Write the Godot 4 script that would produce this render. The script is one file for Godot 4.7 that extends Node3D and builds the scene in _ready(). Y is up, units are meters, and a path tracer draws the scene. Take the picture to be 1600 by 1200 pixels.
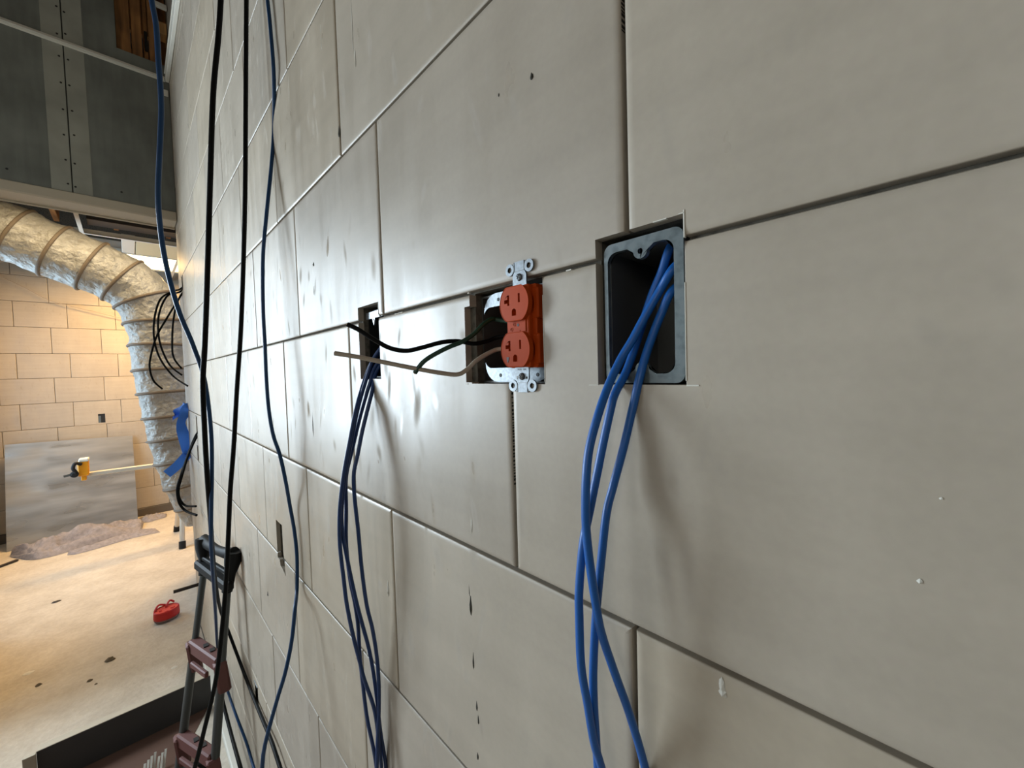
extends Node3D
# A tiled wall with open electrical boxes on a building site, and the room beyond its end.
# Positions are metres from the lens (x into the tiled wall, y up, z towards the viewer); V() lifts them by the lens height.

const EYE = 1.55
const FLOOR = -1.55
const WALL = 0.2473      # face of the tiled wall
const WALL_END = -3.16
const FAR = -6.24        # face of the far wall
const HEADER = -3.03
const LEFT = -2.5
const BEYOND = -1.06     # left wall of the next room, out of view
const TW = 0.35854       # tile module along the wall
const GAP = 0.0032
const JOINTS = [-1.488, -1.2064, -0.9500, -0.6936, -0.4354, -0.1827, 0.0767, 0.3293, 0.5886, 0.845, 1.1014, 1.358, 1.614, 1.735]
# openings cut through the tiles: [z0, z1, y0, y1]
const HOLE_A = [-0.1680, -0.1040, -0.0126, 0.0915]
const HOLE_B = [-0.3165, -0.2197, -0.0128, 0.0767]
const HOLE_C = [-0.5812, -0.5155, -0.0072, 0.0966]
const HOLE_D = [-1.1185, -1.0640, -0.4480, -0.3530]
const HOLE_E = [-2.9800, -2.9240, 0.5080, 0.5830]
const HOLE_F = [-2.6780, -2.6300, -0.2880, -0.1960]
const HOLE_G = [-2.7010, -2.6530, -0.4354, -0.3540]
const HOLE_H = [-2.9550, -2.9150, -1.1000, -1.0050]
const HOLE_I = [-1.4890, -1.4480, -1.0320, -0.9700]
const CABLE_R1 = [Vector3(0.2920, 0.0800, -0.1140), Vector3(0.2640, 0.0646, -0.1179), Vector3(0.2620, 0.0504, -0.1273), Vector3(0.2560, 0.0329, -0.1356), Vector3(0.2500, 0.0179, -0.1416), Vector3(0.2437, 0.0042, -0.1475), Vector3(0.2336, -0.0133, -0.1510), Vector3(0.2223, -0.0322, -0.1520), Vector3(0.2136, -0.0522, -0.1530), Vector3(0.2095, -0.0701, -0.1530), Vector3(0.2079, -0.0926, -0.1530), Vector3(0.2087, -0.1095, -0.1530), Vector3(0.2106, -0.1309, -0.1520), Vector3(0.2132, -0.1566, -0.1500), Vector3(0.2169, -0.1750, -0.1490), Vector3(0.2248, -0.2031, -0.1450), Vector3(0.2337, -0.2358, -0.1390), Vector3(0.2430, -0.2748, -0.1340), Vector3(0.2626, -0.3480, -0.1300)]
const CABLE_R2 = [Vector3(0.2940, 0.0940, -0.1130), Vector3(0.2700, 0.0832, -0.1207), Vector3(0.2690, 0.0634, -0.1296), Vector3(0.2670, 0.0475, -0.1363), Vector3(0.2620, 0.0242, -0.1423), Vector3(0.2510, -0.0021, -0.1465), Vector3(0.2405, -0.0185, -0.1500), Vector3(0.2361, -0.0291, -0.1510), Vector3(0.2314, -0.0507, -0.1540), Vector3(0.2274, -0.0724, -0.1570), Vector3(0.2204, -0.0974, -0.1590), Vector3(0.2138, -0.1175, -0.1600), Vector3(0.2098, -0.1466, -0.1610), Vector3(0.2091, -0.1637, -0.1610), Vector3(0.2086, -0.1978, -0.1600), Vector3(0.2119, -0.2250, -0.1580), Vector3(0.2154, -0.2525, -0.1560), Vector3(0.2207, -0.2729, -0.1540), Vector3(0.2369, -0.3412, -0.1480)]
const CABLE_R3 = [Vector3(0.2920, 0.0620, -0.1140), Vector3(0.2660, 0.0505, -0.1198), Vector3(0.2620, 0.0344, -0.1267), Vector3(0.2580, 0.0208, -0.1308), Vector3(0.2530, 0.0071, -0.1335), Vector3(0.2475, -0.0087, -0.1355), Vector3(0.2440, -0.0292, -0.1392), Vector3(0.2395, -0.0551, -0.1438), Vector3(0.2357, -0.0817, -0.1500), Vector3(0.2304, -0.0984, -0.1520), Vector3(0.2271, -0.1244, -0.1540), Vector3(0.2236, -0.1548, -0.1560), Vector3(0.2212, -0.1763, -0.1570), Vector3(0.2192, -0.2070, -0.1580), Vector3(0.2191, -0.2294, -0.1580), Vector3(0.2191, -0.2513, -0.1570), Vector3(0.2205, -0.2749, -0.1570), Vector3(0.2200, -0.3323, -0.1550)]
const CABLE_M1 = [Vector3(0.2880, 0.0600, -0.5220), Vector3(0.2580, 0.0237, -0.5521), Vector3(0.2440, -0.0052, -0.5575), Vector3(0.2232, -0.0484, -0.5450), Vector3(0.2126, -0.0910, -0.5450), Vector3(0.2030, -0.1328, -0.5450), Vector3(0.1959, -0.1788, -0.5450), Vector3(0.1939, -0.2258, -0.5450), Vector3(0.1968, -0.2749, -0.5450), Vector3(0.1995, -0.3112, -0.5450), Vector3(0.2061, -0.3579, -0.5450), Vector3(0.2133, -0.3968, -0.5450), Vector3(0.2184, -0.4252, -0.5450), Vector3(0.2311, -0.4773, -0.5450), Vector3(0.2356, -0.5284, -0.5450), Vector3(0.2377, -0.5680, -0.5450), Vector3(0.2375, -0.6640, -0.5450)]
const CABLE_M2 = [Vector3(0.2880, 0.0500, -0.5200), Vector3(0.2580, 0.0161, -0.5446), Vector3(0.2440, -0.0161, -0.5459), Vector3(0.2324, -0.0587, -0.5530), Vector3(0.2197, -0.1018, -0.5530), Vector3(0.2092, -0.1398, -0.5530), Vector3(0.2073, -0.1837, -0.5530), Vector3(0.2052, -0.2319, -0.5530), Vector3(0.2082, -0.2822, -0.5530), Vector3(0.2130, -0.3158, -0.5530), Vector3(0.2161, -0.3473, -0.5530), Vector3(0.2167, -0.3769, -0.5530), Vector3(0.2173, -0.4031, -0.5530), Vector3(0.2195, -0.4386, -0.5530), Vector3(0.2237, -0.4917, -0.5530), Vector3(0.2331, -0.5608, -0.5530), Vector3(0.2410, -0.6737, -0.5530)]
const CABLE_M3 = [Vector3(0.2880, 0.0400, -0.5200), Vector3(0.2580, 0.0088, -0.5433), Vector3(0.2422, -0.0301, -0.5370), Vector3(0.2284, -0.0748, -0.5370), Vector3(0.2199, -0.1086, -0.5370), Vector3(0.2135, -0.1336, -0.5370), Vector3(0.2130, -0.1657, -0.5370), Vector3(0.2161, -0.2148, -0.5370), Vector3(0.2184, -0.2643, -0.5370), Vector3(0.2232, -0.3182, -0.5370), Vector3(0.2299, -0.3557, -0.5370), Vector3(0.2345, -0.3985, -0.5370), Vector3(0.2356, -0.4389, -0.5370), Vector3(0.2339, -0.4788, -0.5370), Vector3(0.2304, -0.5166, -0.5370), Vector3(0.2278, -0.5549, -0.5370), Vector3(0.2202, -0.6425, -0.5370)]
const CABLE_M4 = [Vector3(0.2880, 0.0700, -0.5210), Vector3(0.2580, 0.0290, -0.5475), Vector3(0.2440, -0.0034, -0.5509), Vector3(0.2266, -0.0488, -0.5470), Vector3(0.2159, -0.0917, -0.5470), Vector3(0.2063, -0.1338, -0.5470), Vector3(0.1991, -0.1801, -0.5470), Vector3(0.1986, -0.2122, -0.5470), Vector3(0.2017, -0.2378, -0.5470), Vector3(0.2077, -0.2798, -0.5470), Vector3(0.2140, -0.3183, -0.5470), Vector3(0.2199, -0.3482, -0.5470), Vector3(0.2275, -0.3860, -0.5470), Vector3(0.2325, -0.4221, -0.5470), Vector3(0.2363, -0.4657, -0.5470), Vector3(0.2398, -0.5192, -0.5470), Vector3(0.2453, -0.5750, -0.5470), Vector3(0.2480, -0.6746, -0.5470)]
const CORD_B1 = [Vector3(0.1958, 1.0687, -0.9700), Vector3(0.1759, 0.8588, -0.9700), Vector3(0.1655, 0.7426, -0.9700), Vector3(0.1579, 0.6653, -0.9700), Vector3(0.1445, 0.5492, -0.9700), Vector3(0.1323, 0.3652, -0.9800), Vector3(0.1209, 0.2019, -0.9800), Vector3(0.1118, 0.0650, -0.9900), Vector3(0.1064, -0.0105, -1.0000), Vector3(0.1080, -0.1159, -1.0300), Vector3(0.1113, -0.2107, -1.0600), Vector3(0.1187, -0.2999, -1.1200), Vector3(0.1301, -0.4225, -1.2200), Vector3(0.1544, -0.5900, -1.4200), Vector3(0.1992, -0.8265, -1.7400), Vector3(0.2212, -0.9234, -1.7400), Vector3(0.2376, -1.0005, -1.6200), Vector3(0.2382, -1.0041, -1.4000), Vector3(0.2353, -0.9872, -1.2400), Vector3(0.2347, -0.9980, -1.1500), Vector3(0.2345, -1.0301, -0.9800)]
const CORD_B2 = [Vector3(0.2360, 1.1277, -0.9968), Vector3(0.2291, 0.9410, -1.0300), Vector3(0.2223, 0.8162, -1.0300), Vector3(0.2118, 0.6088, -1.0300), Vector3(0.2013, 0.4013, -1.0300), Vector3(0.1903, 0.2348, -1.0300), Vector3(0.1794, 0.0965, -1.0300), Vector3(0.1669, -0.0272, -1.0300), Vector3(0.1556, -0.1498, -1.0300), Vector3(0.1474, -0.2397, -1.0400), Vector3(0.1414, -0.3313, -1.0500), Vector3(0.1352, -0.4256, -1.0600), Vector3(0.1247, -0.5350, -1.0700), Vector3(0.1123, -0.6372, -1.0800), Vector3(0.1016, -0.6988, -1.0900), Vector3(0.0875, -0.7615, -1.1000), Vector3(0.0674, -0.8546, -1.1200), Vector3(0.0236, -1.0240, -1.1500)]
const CORD_B3 = [Vector3(0.2065, -1.1648, -2.0500), Vector3(0.2097, -1.2345, -2.0000), Vector3(0.2148, -1.2990, -1.9500), Vector3(0.2200, -1.3514, -1.8200), Vector3(0.2219, -1.3699, -1.6800), Vector3(0.2280, -1.4192, -1.5500)]
const CABLE_L1 = [Vector3(0.0505, 0.8566, -0.9300), Vector3(0.0560, 0.7144, -0.9300), Vector3(0.0589, 0.6527, -0.9300), Vector3(0.0628, 0.6121, -0.9300), Vector3(0.0632, 0.5477, -0.9300), Vector3(0.0637, 0.5046, -0.9300), Vector3(0.0625, 0.4606, -0.9300), Vector3(0.0564, 0.3820, -0.9300), Vector3(0.0522, 0.3261, -0.9300), Vector3(0.0518, 0.2821, -0.9300), Vector3(0.0550, 0.2300, -0.9400), Vector3(0.0626, 0.1767, -0.9500), Vector3(0.0750, 0.1226, -0.9700), Vector3(0.0922, 0.0708, -0.9900), Vector3(0.1087, 0.0152, -1.0200), Vector3(0.1169, -0.0378, -1.0400), Vector3(0.1220, -0.1207, -1.0600), Vector3(0.1205, -0.2046, -1.0700), Vector3(0.1178, -0.2924, -1.0900), Vector3(0.1178, -0.3726, -1.1200), Vector3(0.1264, -0.4780, -1.2000), Vector3(0.1535, -0.6928, -1.4500), Vector3(0.1824, -0.9363, -1.7200), Vector3(0.1969, -1.0626, -1.7600), Vector3(0.2041, -1.1103, -1.7200), Vector3(0.2123, -1.1480, -1.6400), Vector3(0.2268, -1.2060, -1.5600), Vector3(0.2317, -1.2404, -1.4900), Vector3(0.2387, -1.2856, -1.3000)]
const CABLE_L2 = [Vector3(0.2400, 1.1493, -1.0452), Vector3(0.2400, 0.9096, -0.9788), Vector3(0.2400, 0.7660, -0.9385), Vector3(0.2400, 0.6819, -0.9248), Vector3(0.2400, 0.6039, -0.9201), Vector3(0.2494, 0.5310, -0.9750), Vector3(0.2384, 0.4430, -0.9650), Vector3(0.2235, 0.3432, -0.9550), Vector3(0.2113, 0.2480, -0.9500), Vector3(0.2055, 0.1423, -0.9450), Vector3(0.2054, 0.0641, -0.9450), Vector3(0.2037, -0.0015, -0.9400), Vector3(0.2042, -0.0669, -0.9350), Vector3(0.2088, -0.1196, -0.9300), Vector3(0.2175, -0.1600, -0.9250), Vector3(0.2244, -0.2137, -0.9200), Vector3(0.2360, -0.2752, -0.9425), Vector3(0.2390, -0.3280, -0.9303), Vector3(0.2400, -0.3816, -0.9246), Vector3(0.2370, -0.4493, -0.9246), Vector3(0.2191, -0.4622, -0.8750), Vector3(0.2070, -0.5143, -0.8600), Vector3(0.1921, -0.5675, -0.8550), Vector3(0.1782, -0.6127, -0.8600), Vector3(0.1618, -0.6683, -0.8650), Vector3(0.1539, -0.7039, -0.8700), Vector3(0.1502, -0.7387, -0.8750), Vector3(0.1393, -0.8643, -0.8800)]
const WIRE_T1 = [Vector3(0.2700, 0.5520, -2.9550), Vector3(0.2382, 0.5191, -3.0000), Vector3(0.2065, 0.5046, -3.0000), Vector3(0.1635, 0.4710, -3.0000), Vector3(0.1397, 0.4258, -3.0000), Vector3(0.1194, 0.3352, -3.0000), Vector3(0.1145, 0.2282, -3.0000), Vector3(0.1338, 0.1212, -3.0000), Vector3(0.1845, 0.0223, -3.0000), Vector3(0.2392, -0.0381, -2.9000)]
const WIRE_T2 = [Vector3(0.2700, 0.5450, -2.9550), Vector3(0.2376, 0.5044, -3.0000), Vector3(0.1829, 0.4767, -3.0000), Vector3(0.1462, 0.3906, -3.0000), Vector3(0.1339, 0.3004, -3.0000), Vector3(0.1399, 0.1931, -3.0000), Vector3(0.1734, 0.0847, -3.0000), Vector3(0.2206, 0.0244, -2.9500)]
const WIRE_T3 = [Vector3(0.2700, 0.5380, -2.9550), Vector3(0.2330, 0.4673, -3.0000), Vector3(0.1775, 0.3570, -3.0000), Vector3(0.1261, 0.2464, -3.0000), Vector3(0.0971, 0.1390, -3.0000), Vector3(0.0886, 0.0680, -3.0000), Vector3(0.1012, -0.0036, -3.0000), Vector3(0.1368, -0.0520, -3.0000)]
const WIRE_T4 = [Vector3(0.2700, 0.5300, -2.9550), Vector3(0.2298, 0.4596, -3.0000), Vector3(0.2018, 0.3405, -3.0000), Vector3(0.1895, 0.1941, -3.0000), Vector3(0.1946, 0.1210, -3.0000), Vector3(0.2260, 0.0618, -3.0000)]
const WIRE_T5 = [Vector3(0.2700, -0.2620, -2.6500), Vector3(0.2444, -0.2913, -2.6600), Vector3(0.2164, -0.3669, -2.6800), Vector3(0.1936, -0.4434, -2.7000), Vector3(0.1726, -0.5067, -2.7000), Vector3(0.1569, -0.5704, -2.7000), Vector3(0.1614, -0.6387, -2.7000), Vector3(0.1851, -0.6888, -2.7000), Vector3(0.2201, -0.6977, -2.6000)]
const WIRE_T6 = [Vector3(0.2700, -0.2700, -2.6500), Vector3(0.2438, -0.3047, -2.6600), Vector3(0.2071, -0.3991, -2.6800), Vector3(0.1777, -0.5078, -2.7000), Vector3(0.1619, -0.5716, -2.7000), Vector3(0.1647, -0.6227, -2.7000), Vector3(0.1863, -0.6620, -2.7000), Vector3(0.2196, -0.6512, -2.6000)]
const WIRE_BLACK = [Vector3(0.2740, 0.0310, -0.2580), Vector3(0.2620, 0.0322, -0.2887), Vector3(0.2520, 0.0282, -0.2962), Vector3(0.2385, 0.0257, -0.3011), Vector3(0.2265, 0.0284, -0.3100), Vector3(0.2132, 0.0274, -0.3170), Vector3(0.1979, 0.0229, -0.3260), Vector3(0.1859, 0.0202, -0.3340), Vector3(0.1747, 0.0229, -0.3430), Vector3(0.1635, 0.0308, -0.3510), Vector3(0.1525, 0.0403, -0.3590), Vector3(0.1453, 0.0451, -0.3650)]
const WIRE_WHITE = [Vector3(0.2740, 0.0200, -0.2580), Vector3(0.2620, 0.0204, -0.2874), Vector3(0.2520, 0.0169, -0.2939), Vector3(0.2400, 0.0098, -0.2989), Vector3(0.2325, 0.0016, -0.3045), Vector3(0.2244, -0.0030, -0.3090), Vector3(0.2113, -0.0013, -0.3160), Vector3(0.1916, 0.0035, -0.3280), Vector3(0.1689, 0.0101, -0.3450), Vector3(0.1510, 0.0154, -0.3580), Vector3(0.1347, 0.0193, -0.3700)]
const WIRE_GREEN = [Vector3(0.2740, 0.0400, -0.2580), Vector3(0.2640, 0.0486, -0.2911), Vector3(0.2570, 0.0493, -0.2953), Vector3(0.2480, 0.0440, -0.2974), Vector3(0.2390, 0.0348, -0.3012), Vector3(0.2280, 0.0275, -0.3050), Vector3(0.2160, 0.0223, -0.3110), Vector3(0.2035, 0.0149, -0.3190), Vector3(0.1961, 0.0086, -0.3240), Vector3(0.1907, -0.0006, -0.3290)]
const DUCT = [Vector3(-0.8245, 1.0500, -4.1000), Vector3(-0.6904, 1.0261, -4.1000), Vector3(-0.5459, 0.9881, -4.1000), Vector3(-0.3901, 0.9214, -4.1000), Vector3(-0.1904, 0.8360, -4.1000), Vector3(-0.0348, 0.7599, -4.1000), Vector3(0.0799, 0.6668, -4.1000), Vector3(0.1549, 0.5157, -4.1000), Vector3(0.1897, 0.3129, -4.1000), Vector3(0.2030, 0.1162, -4.1000), Vector3(0.2320, -0.1586, -4.1000), Vector3(0.2748, -0.4913, -4.1000), Vector3(0.3330, -0.7841, -4.1000), Vector3(0.4431, -1.1000, -4.1000)]
const FAR_WIRE = [Vector3(-1.0621, 1.1683, -6.2000), Vector3(-0.8467, 1.0397, -6.2000), Vector3(-0.6930, 0.9479, -6.2000), Vector3(-0.5309, 0.8377, -6.2000), Vector3(-0.3108, 0.7716, -6.2000), Vector3(-0.0231, 0.6967, -6.2000), Vector3(0.1855, 0.6670, -6.2000)]
var rng := RandomNumberGenerator.new()
var used := {}
var M := {}


func _ready() -> void:
	# ---- camera, sky, unseen lights, exposure
	var cam := Camera3D.new()
	cam.name = "camera"
	cam.position = Vector3(0, EYE, 0)
	cam.rotation_degrees = Vector3(-2.0503, -43.6649, -1.6825)
	cam.fov = 87.475
	cam.near = 0.01
	cam.far = 60.0
	add_child(cam)
	cam.current = true
	var sky_mat := ProceduralSkyMaterial.new()
	sky_mat.sky_top_color = Color(0.62, 0.72, 0.86)
	sky_mat.sky_horizon_color = Color(0.86, 0.90, 0.95)
	sky_mat.ground_bottom_color = Color(0.34, 0.34, 0.33)
	sky_mat.ground_horizon_color = Color(0.60, 0.62, 0.63)
	sky_mat.energy_multiplier = 2.0
	var sky := Sky.new()
	sky.sky_material = sky_mat
	var env := Environment.new()
	env.background_mode = Environment.BG_SKY
	env.sky = sky
	env.tonemap_mode = Environment.TONE_MAPPER_LINEAR
	env.tonemap_exposure = 1.14
	env.sdfgi_enabled = true
	env.ssao_enabled = true
	env.ssil_enabled = true
	var we := WorldEnvironment.new()
	we.name = "environment"
	we.environment = env
	add_child(we)
	# four unseen windows, out of view, placed to light the tiles and duct
	unseen_light("unseen_light_front", V(-1.24, 0.17, HEADER - 0.05), Vector2(0.92, 1.30), 180.0, Color(0.88, 0.95, 1.0), 11.2)  # unseen source beside the opening; gives the tiles sheen and the cables shadows
	unseen_light("unseen_light_beyond", V(BEYOND + 0.03, 0.0, -4.8), Vector2(1.3, 1.7), -90.0, Color(0.74, 0.89, 1.0), 3.6)  # unseen source in the next room; cools the duct and far tiles
	unseen_light("added_fill_side", V(LEFT + 0.06, 0.45, -2.2), Vector2(1.3, 1.9), -90.0, Color(0.97, 0.98, 0.97), 0.9)  # added as fill for the tiled wall
	unseen_light("unseen_light_behind", V(LEFT + 0.06, 0.75, 1.0), Vector2(0.8, 1.2), -90.0, Color(1.0, 0.96, 0.88), 1.1)  # unseen source behind the camera, placed to brighten the tiled wall
	make_materials()
	build_room()
	build_tiled_wall()
	build_far_wall()
	build_header()
	build_far_ceiling()
	build_boxes()
	build_receptacle()
	build_cables()
	build_far_things()
	build_hand_truck()
	build_floor_things()


func unseen_light(called: String, at: Vector3, size: Vector2, turn: float, c: Color, energy: float) -> void:
	var l := AreaLight3D.new()
	l.name = called
	l.position = at
	l.rotation_degrees = Vector3(0, turn, 0)
	l.area_size = size
	l.light_color = c
	l.light_energy = energy
	l.shadow_enabled = true
	add_child(l)


func V(x: float, y: float, z: float) -> Vector3:
	return Vector3(x, y + EYE, z)


func lift(pts: Array) -> Array:
	var o := []
	for p in pts: o.append(p + Vector3(0, EYE, 0))
	return o


# ---------------------------------------------------------------- mesh building
class B:
	var v := PackedVector3Array()
	var n := PackedVector3Array()
	var uv := PackedVector2Array()

	func tri_n(a: Vector3, b: Vector3, c: Vector3, na: Vector3, nb: Vector3, nc: Vector3) -> void:
		if (b - a).cross(c - a).dot(na + nb + nc) > 0.0:
			v.append_array([a, c, b]); n.append_array([na, nc, nb])
		else:
			v.append_array([a, b, c]); n.append_array([na, nb, nc])

	func tri(a: Vector3, b: Vector3, c: Vector3, out: Vector3) -> void:
		var g := (b - a).cross(c - a)
		if g.length_squared() < 1e-20: return
		g = g.normalized()
		if g.dot(out) < 0.0: g = -g
		tri_n(a, b, c, g, g, g)

	func quad(a: Vector3, b: Vector3, c: Vector3, d: Vector3, out: Vector3) -> void:
		tri(a, b, c, out); tri(a, c, d, out)

	func quad_n(a: Vector3, b: Vector3, c: Vector3, d: Vector3, na: Vector3, nb: Vector3, nc: Vector3, nd: Vector3) -> void:
		tri_n(a, b, c, na, nb, nc); tri_n(a, c, d, na, nc, nd)

	# a box with chamfered edges; size is full size, t places it
	func box(t: Transform3D, size: Vector3, c := 0.0) -> void:
		var h := size / 2.0
		c = minf(c, minf(h.x, minf(h.y, h.z)) * 0.9)
		for ax in 3:
			var e1 := (ax + 1) % 3
			var e2 := (ax + 2) % 3
			for s in [-1.0, 1.0]:
				var q := []
				for k in [[-1, -1], [1, -1], [1, 1], [-1, 1]]:
					var p := Vector3()
					p[ax] = s * h[ax]; p[e1] = k[0] * (h[e1] - c); p[e2] = k[1] * (h[e2] - c)
					q.append(t * p)
				var o := Vector3(); o[ax] = s
				quad(q[0], q[1], q[2], q[3], t.basis * o)
		if c <= 0.0: return
		for ax in 3:
			var e1 := (ax + 1) % 3
			var e2 := (ax + 2) % 3
			for s1 in [-1.0, 1.0]:
				for s2 in [-1.0, 1.0]:
					var q := []
					for k in [[-1, 0], [1, 0], [1, 1], [-1, 1]]:
						var p := Vector3()
						p[ax] = k[0] * (h[ax] - c)
						p[e1] = s1 * (h[e1] - (c if k[1] else 0.0)); p[e2] = s2 * (h[e2] - (0.0 if k[1] else c))
						q.append(t * p)
					var o := Vector3(); o[e1] = s1; o[e2] = s2
					quad(q[0], q[1], q[2], q[3], t.basis * o)
		for sx in [-1.0, 1.0]:
			for sy in [-1.0, 1.0]:
				for sz in [-1.0, 1.0]:
					var s := Vector3(sx, sy, sz)
					var p := s * h
					tri(t * (p - Vector3(0, sy * c, sz * c)), t * (p - Vector3(sx * c, 0, sz * c)), t * (p - Vector3(sx * c, sy * c, 0)), t.basis * s)

	func span(a: Vector3, b: Vector3, c := 0.0) -> void:
		box(Transform3D(Basis(), (a + b) / 2.0), (b - a).abs(), c)

	# a straight bar of rectangular section between two points
	func bar(a: Vector3, b: Vector3, wide: float, thick: float, up := Vector3.UP, c := 0.0) -> void:
		var z := (b - a).normalized()
		var x := up.cross(z)
		if x.length() < 1e-4: x = Vector3.RIGHT.cross(z)
		x = x.normalized()
		box(Transform3D(Basis(x, z.cross(x), z), (a + b) / 2.0), Vector3(wide, thick, (b - a).length()), c)

	# a swept tube; r is a number or one radius per point; flat squeezes the section
	func tube(pts: Array, r: Variant, sides := 10, caps := true, flat := 1.0, side_hint := Vector3.ZERO) -> void:
		var count := pts.size()
		var rings := []
		var norms := []
		var t0: Vector3 = (pts[1] - pts[0]).normalized()
		var x := side_hint
		if x == Vector3.ZERO: x = Vector3.UP if absf(t0.y) < 0.9 else Vector3.RIGHT
		x = (x - t0 * x.dot(t0)).normalized()
		for i in count:
			var t: Vector3 = (pts[mini(i + 1, count - 1)] - pts[maxi(i - 1, 0)]).normalized()
			x = (x - t * x.dot(t)).normalized()
			var y := t.cross(x)
			var rr: float = r[i] if r is Array or r is PackedFloat32Array else r
			var ring := PackedVector3Array()
			var nn := PackedVector3Array()
			for k in sides:
				var a := TAU * k / sides
				ring.append(pts[i] + x * cos(a) * rr + y * sin(a) * rr * flat)
				nn.append((x * cos(a) * flat + y * sin(a)).normalized())
			rings.append(ring); norms.append(nn)
		for i in count - 1:
			for k in sides:
				var m := (k + 1) % sides
				quad_n(rings[i][k], rings[i][m], rings[i + 1][m], rings[i + 1][k], norms[i][k], norms[i][m], norms[i + 1][m], norms[i + 1][k])
		if caps:
			for e in [0, count - 1]:
				var out: Vector3 = (pts[0] - pts[1]) if e == 0 else (pts[count - 1] - pts[count - 2])
				for k in sides: tri(pts[e], rings[e][k], rings[e][(k + 1) % sides], out)

	# surface of revolution about t's y axis: profile of (radius, height)
	func lathe(t: Transform3D, profile: Array, sides := 24, sx := 1.0, sz := 1.0) -> void:
		for i in profile.size() - 1:
			var p: Vector2 = profile[i]
			var q: Vector2 = profile[i + 1]
			var d := q - p
			var sl := Vector2(d.y, -d.x).normalized()
			for k in sides:
				var a := TAU * k / sides
				var b := TAU * (k + 1) / sides
				var ca := Vector3(cos(a) * sx, 0, sin(a) * sz)
				var cb := Vector3(cos(b) * sx, 0, sin(b) * sz)
				var na := (t.basis * (Vector3(cos(a) / sx, 0, sin(a) / sz) * sl.x + Vector3.UP * sl.y)).normalized()
				var nb := (t.basis * (Vector3(cos(b) / sx, 0, sin(b) / sz) * sl.x + Vector3.UP * sl.y)).normalized()
				quad_n(t * (ca * p.x + Vector3.UP * p.y), t * (cb * p.x + Vector3.UP * p.y), t * (cb * q.x + Vector3.UP * q.y), t * (ca * q.x + Vector3.UP * q.y), na, nb, nb, na)

	# a plate: outline and holes are in the plane of f (x, y); it reaches from w0 to w1 along f's z. Cuts are x positions where the face is split so that no piece keeps a hole inside.
	func plate(f: Transform3D, outline: PackedVector2Array, holes: Array, w0: float, w1: float, cuts := []) -> void:
		var lo := outline[0]
		var hi := outline[0]
		for p in outline:
			lo = lo.min(p); hi = hi.max(p)
		var xs := [lo.x - 0.01]
		for c in cuts: xs.append(c)
		xs.append(hi.x + 0.01)
		for i in xs.size() - 1:
			var strip := PackedVector2Array([Vector2(xs[i], lo.y - 0.01), Vector2(xs[i + 1], lo.y - 0.01), Vector2(xs[i + 1], hi.y + 0.01), Vector2(xs[i], hi.y + 0.01)])
			var pieces: Array = Geometry2D.intersect_polygons(outline, strip)
			for h in holes:
				var next := []
				for p in pieces: next.append_array(Geometry2D.clip_polygons(p, h))
				pieces = next
			for p in pieces:
				var id := Geometry2D.triangulate_polygon(p)
				for k in range(0, id.size(), 3):
					for w in [w0, w1]:
						tri(f * Vector3(p[id[k]].x, p[id[k]].y, w), f * Vector3(p[id[k + 1]].x, p[id[k + 1]].y, w), f * Vector3(p[id[k + 2]].x, p[id[k + 2]].y, w), f.basis.z * (1.0 if (w == w1) == (w1 > w0) else -1.0))
		var loops := [outline]
		loops.append_array(holes)
		for li in loops.size():
			var l: PackedVector2Array = loops[li]
			var turn := -1.0 if Geometry2D.is_polygon_clockwise(l) else 1.0
			if li > 0: turn = -turn
			for k in l.size():
				var a := l[k]
				var b := l[(k + 1) % l.size()]
				var o := Vector2(b.y - a.y, a.x - b.x) * turn
				quad(f * Vector3(a.x, a.y, w0), f * Vector3(b.x, b.y, w0), f * Vector3(b.x, b.y, w1), f * Vector3(a.x, a.y, w1), f.basis * Vector3(o.x, o.y, 0))

	# a slab whose outer edges are rounded towards the front: bev holds one radius per edge (edge i runs from point i to i + 1)
	func rounded(f: Transform3D, poly: PackedVector2Array, bev: Array, thick: float, steps := 3) -> void:
		var count := poly.size()
		var turn := -1.0 if Geometry2D.is_polygon_clockwise(poly) else 1.0
		var en := []
		for i in count:
			var d := (poly[(i + 1) % count] - poly[i]).normalized()
			en.append(Vector2(d.y, -d.x) * turn)
		var rings := []
		var drop := []
		var deep := 0.30      # pressed edges: the curve runs in further than it drops
		for s in steps + 1:
			var a := PI / 2 * s / steps
			var ring := PackedVector2Array()
			for i in count:
				var n0: Vector2 = en[(i + count - 1) % count]
				var n1: Vector2 = en[i]
				var d0: float = bev[(i + count - 1) % count] * (1.0 - cos(a))
				var d1: float = bev[i] * (1.0 - cos(a))
				var det := n0.x * n1.y - n0.y * n1.x
				var off := (n0 * d0) if absf(det) < 1e-6 else Vector2((d0 * n1.y - d1 * n0.y) / det, (n0.x * d1 - n1.x * d0) / det)
				ring.append(poly[i] - off)
			rings.append(ring)
			drop.append((1.0 - sin(a)) * deep)
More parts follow.
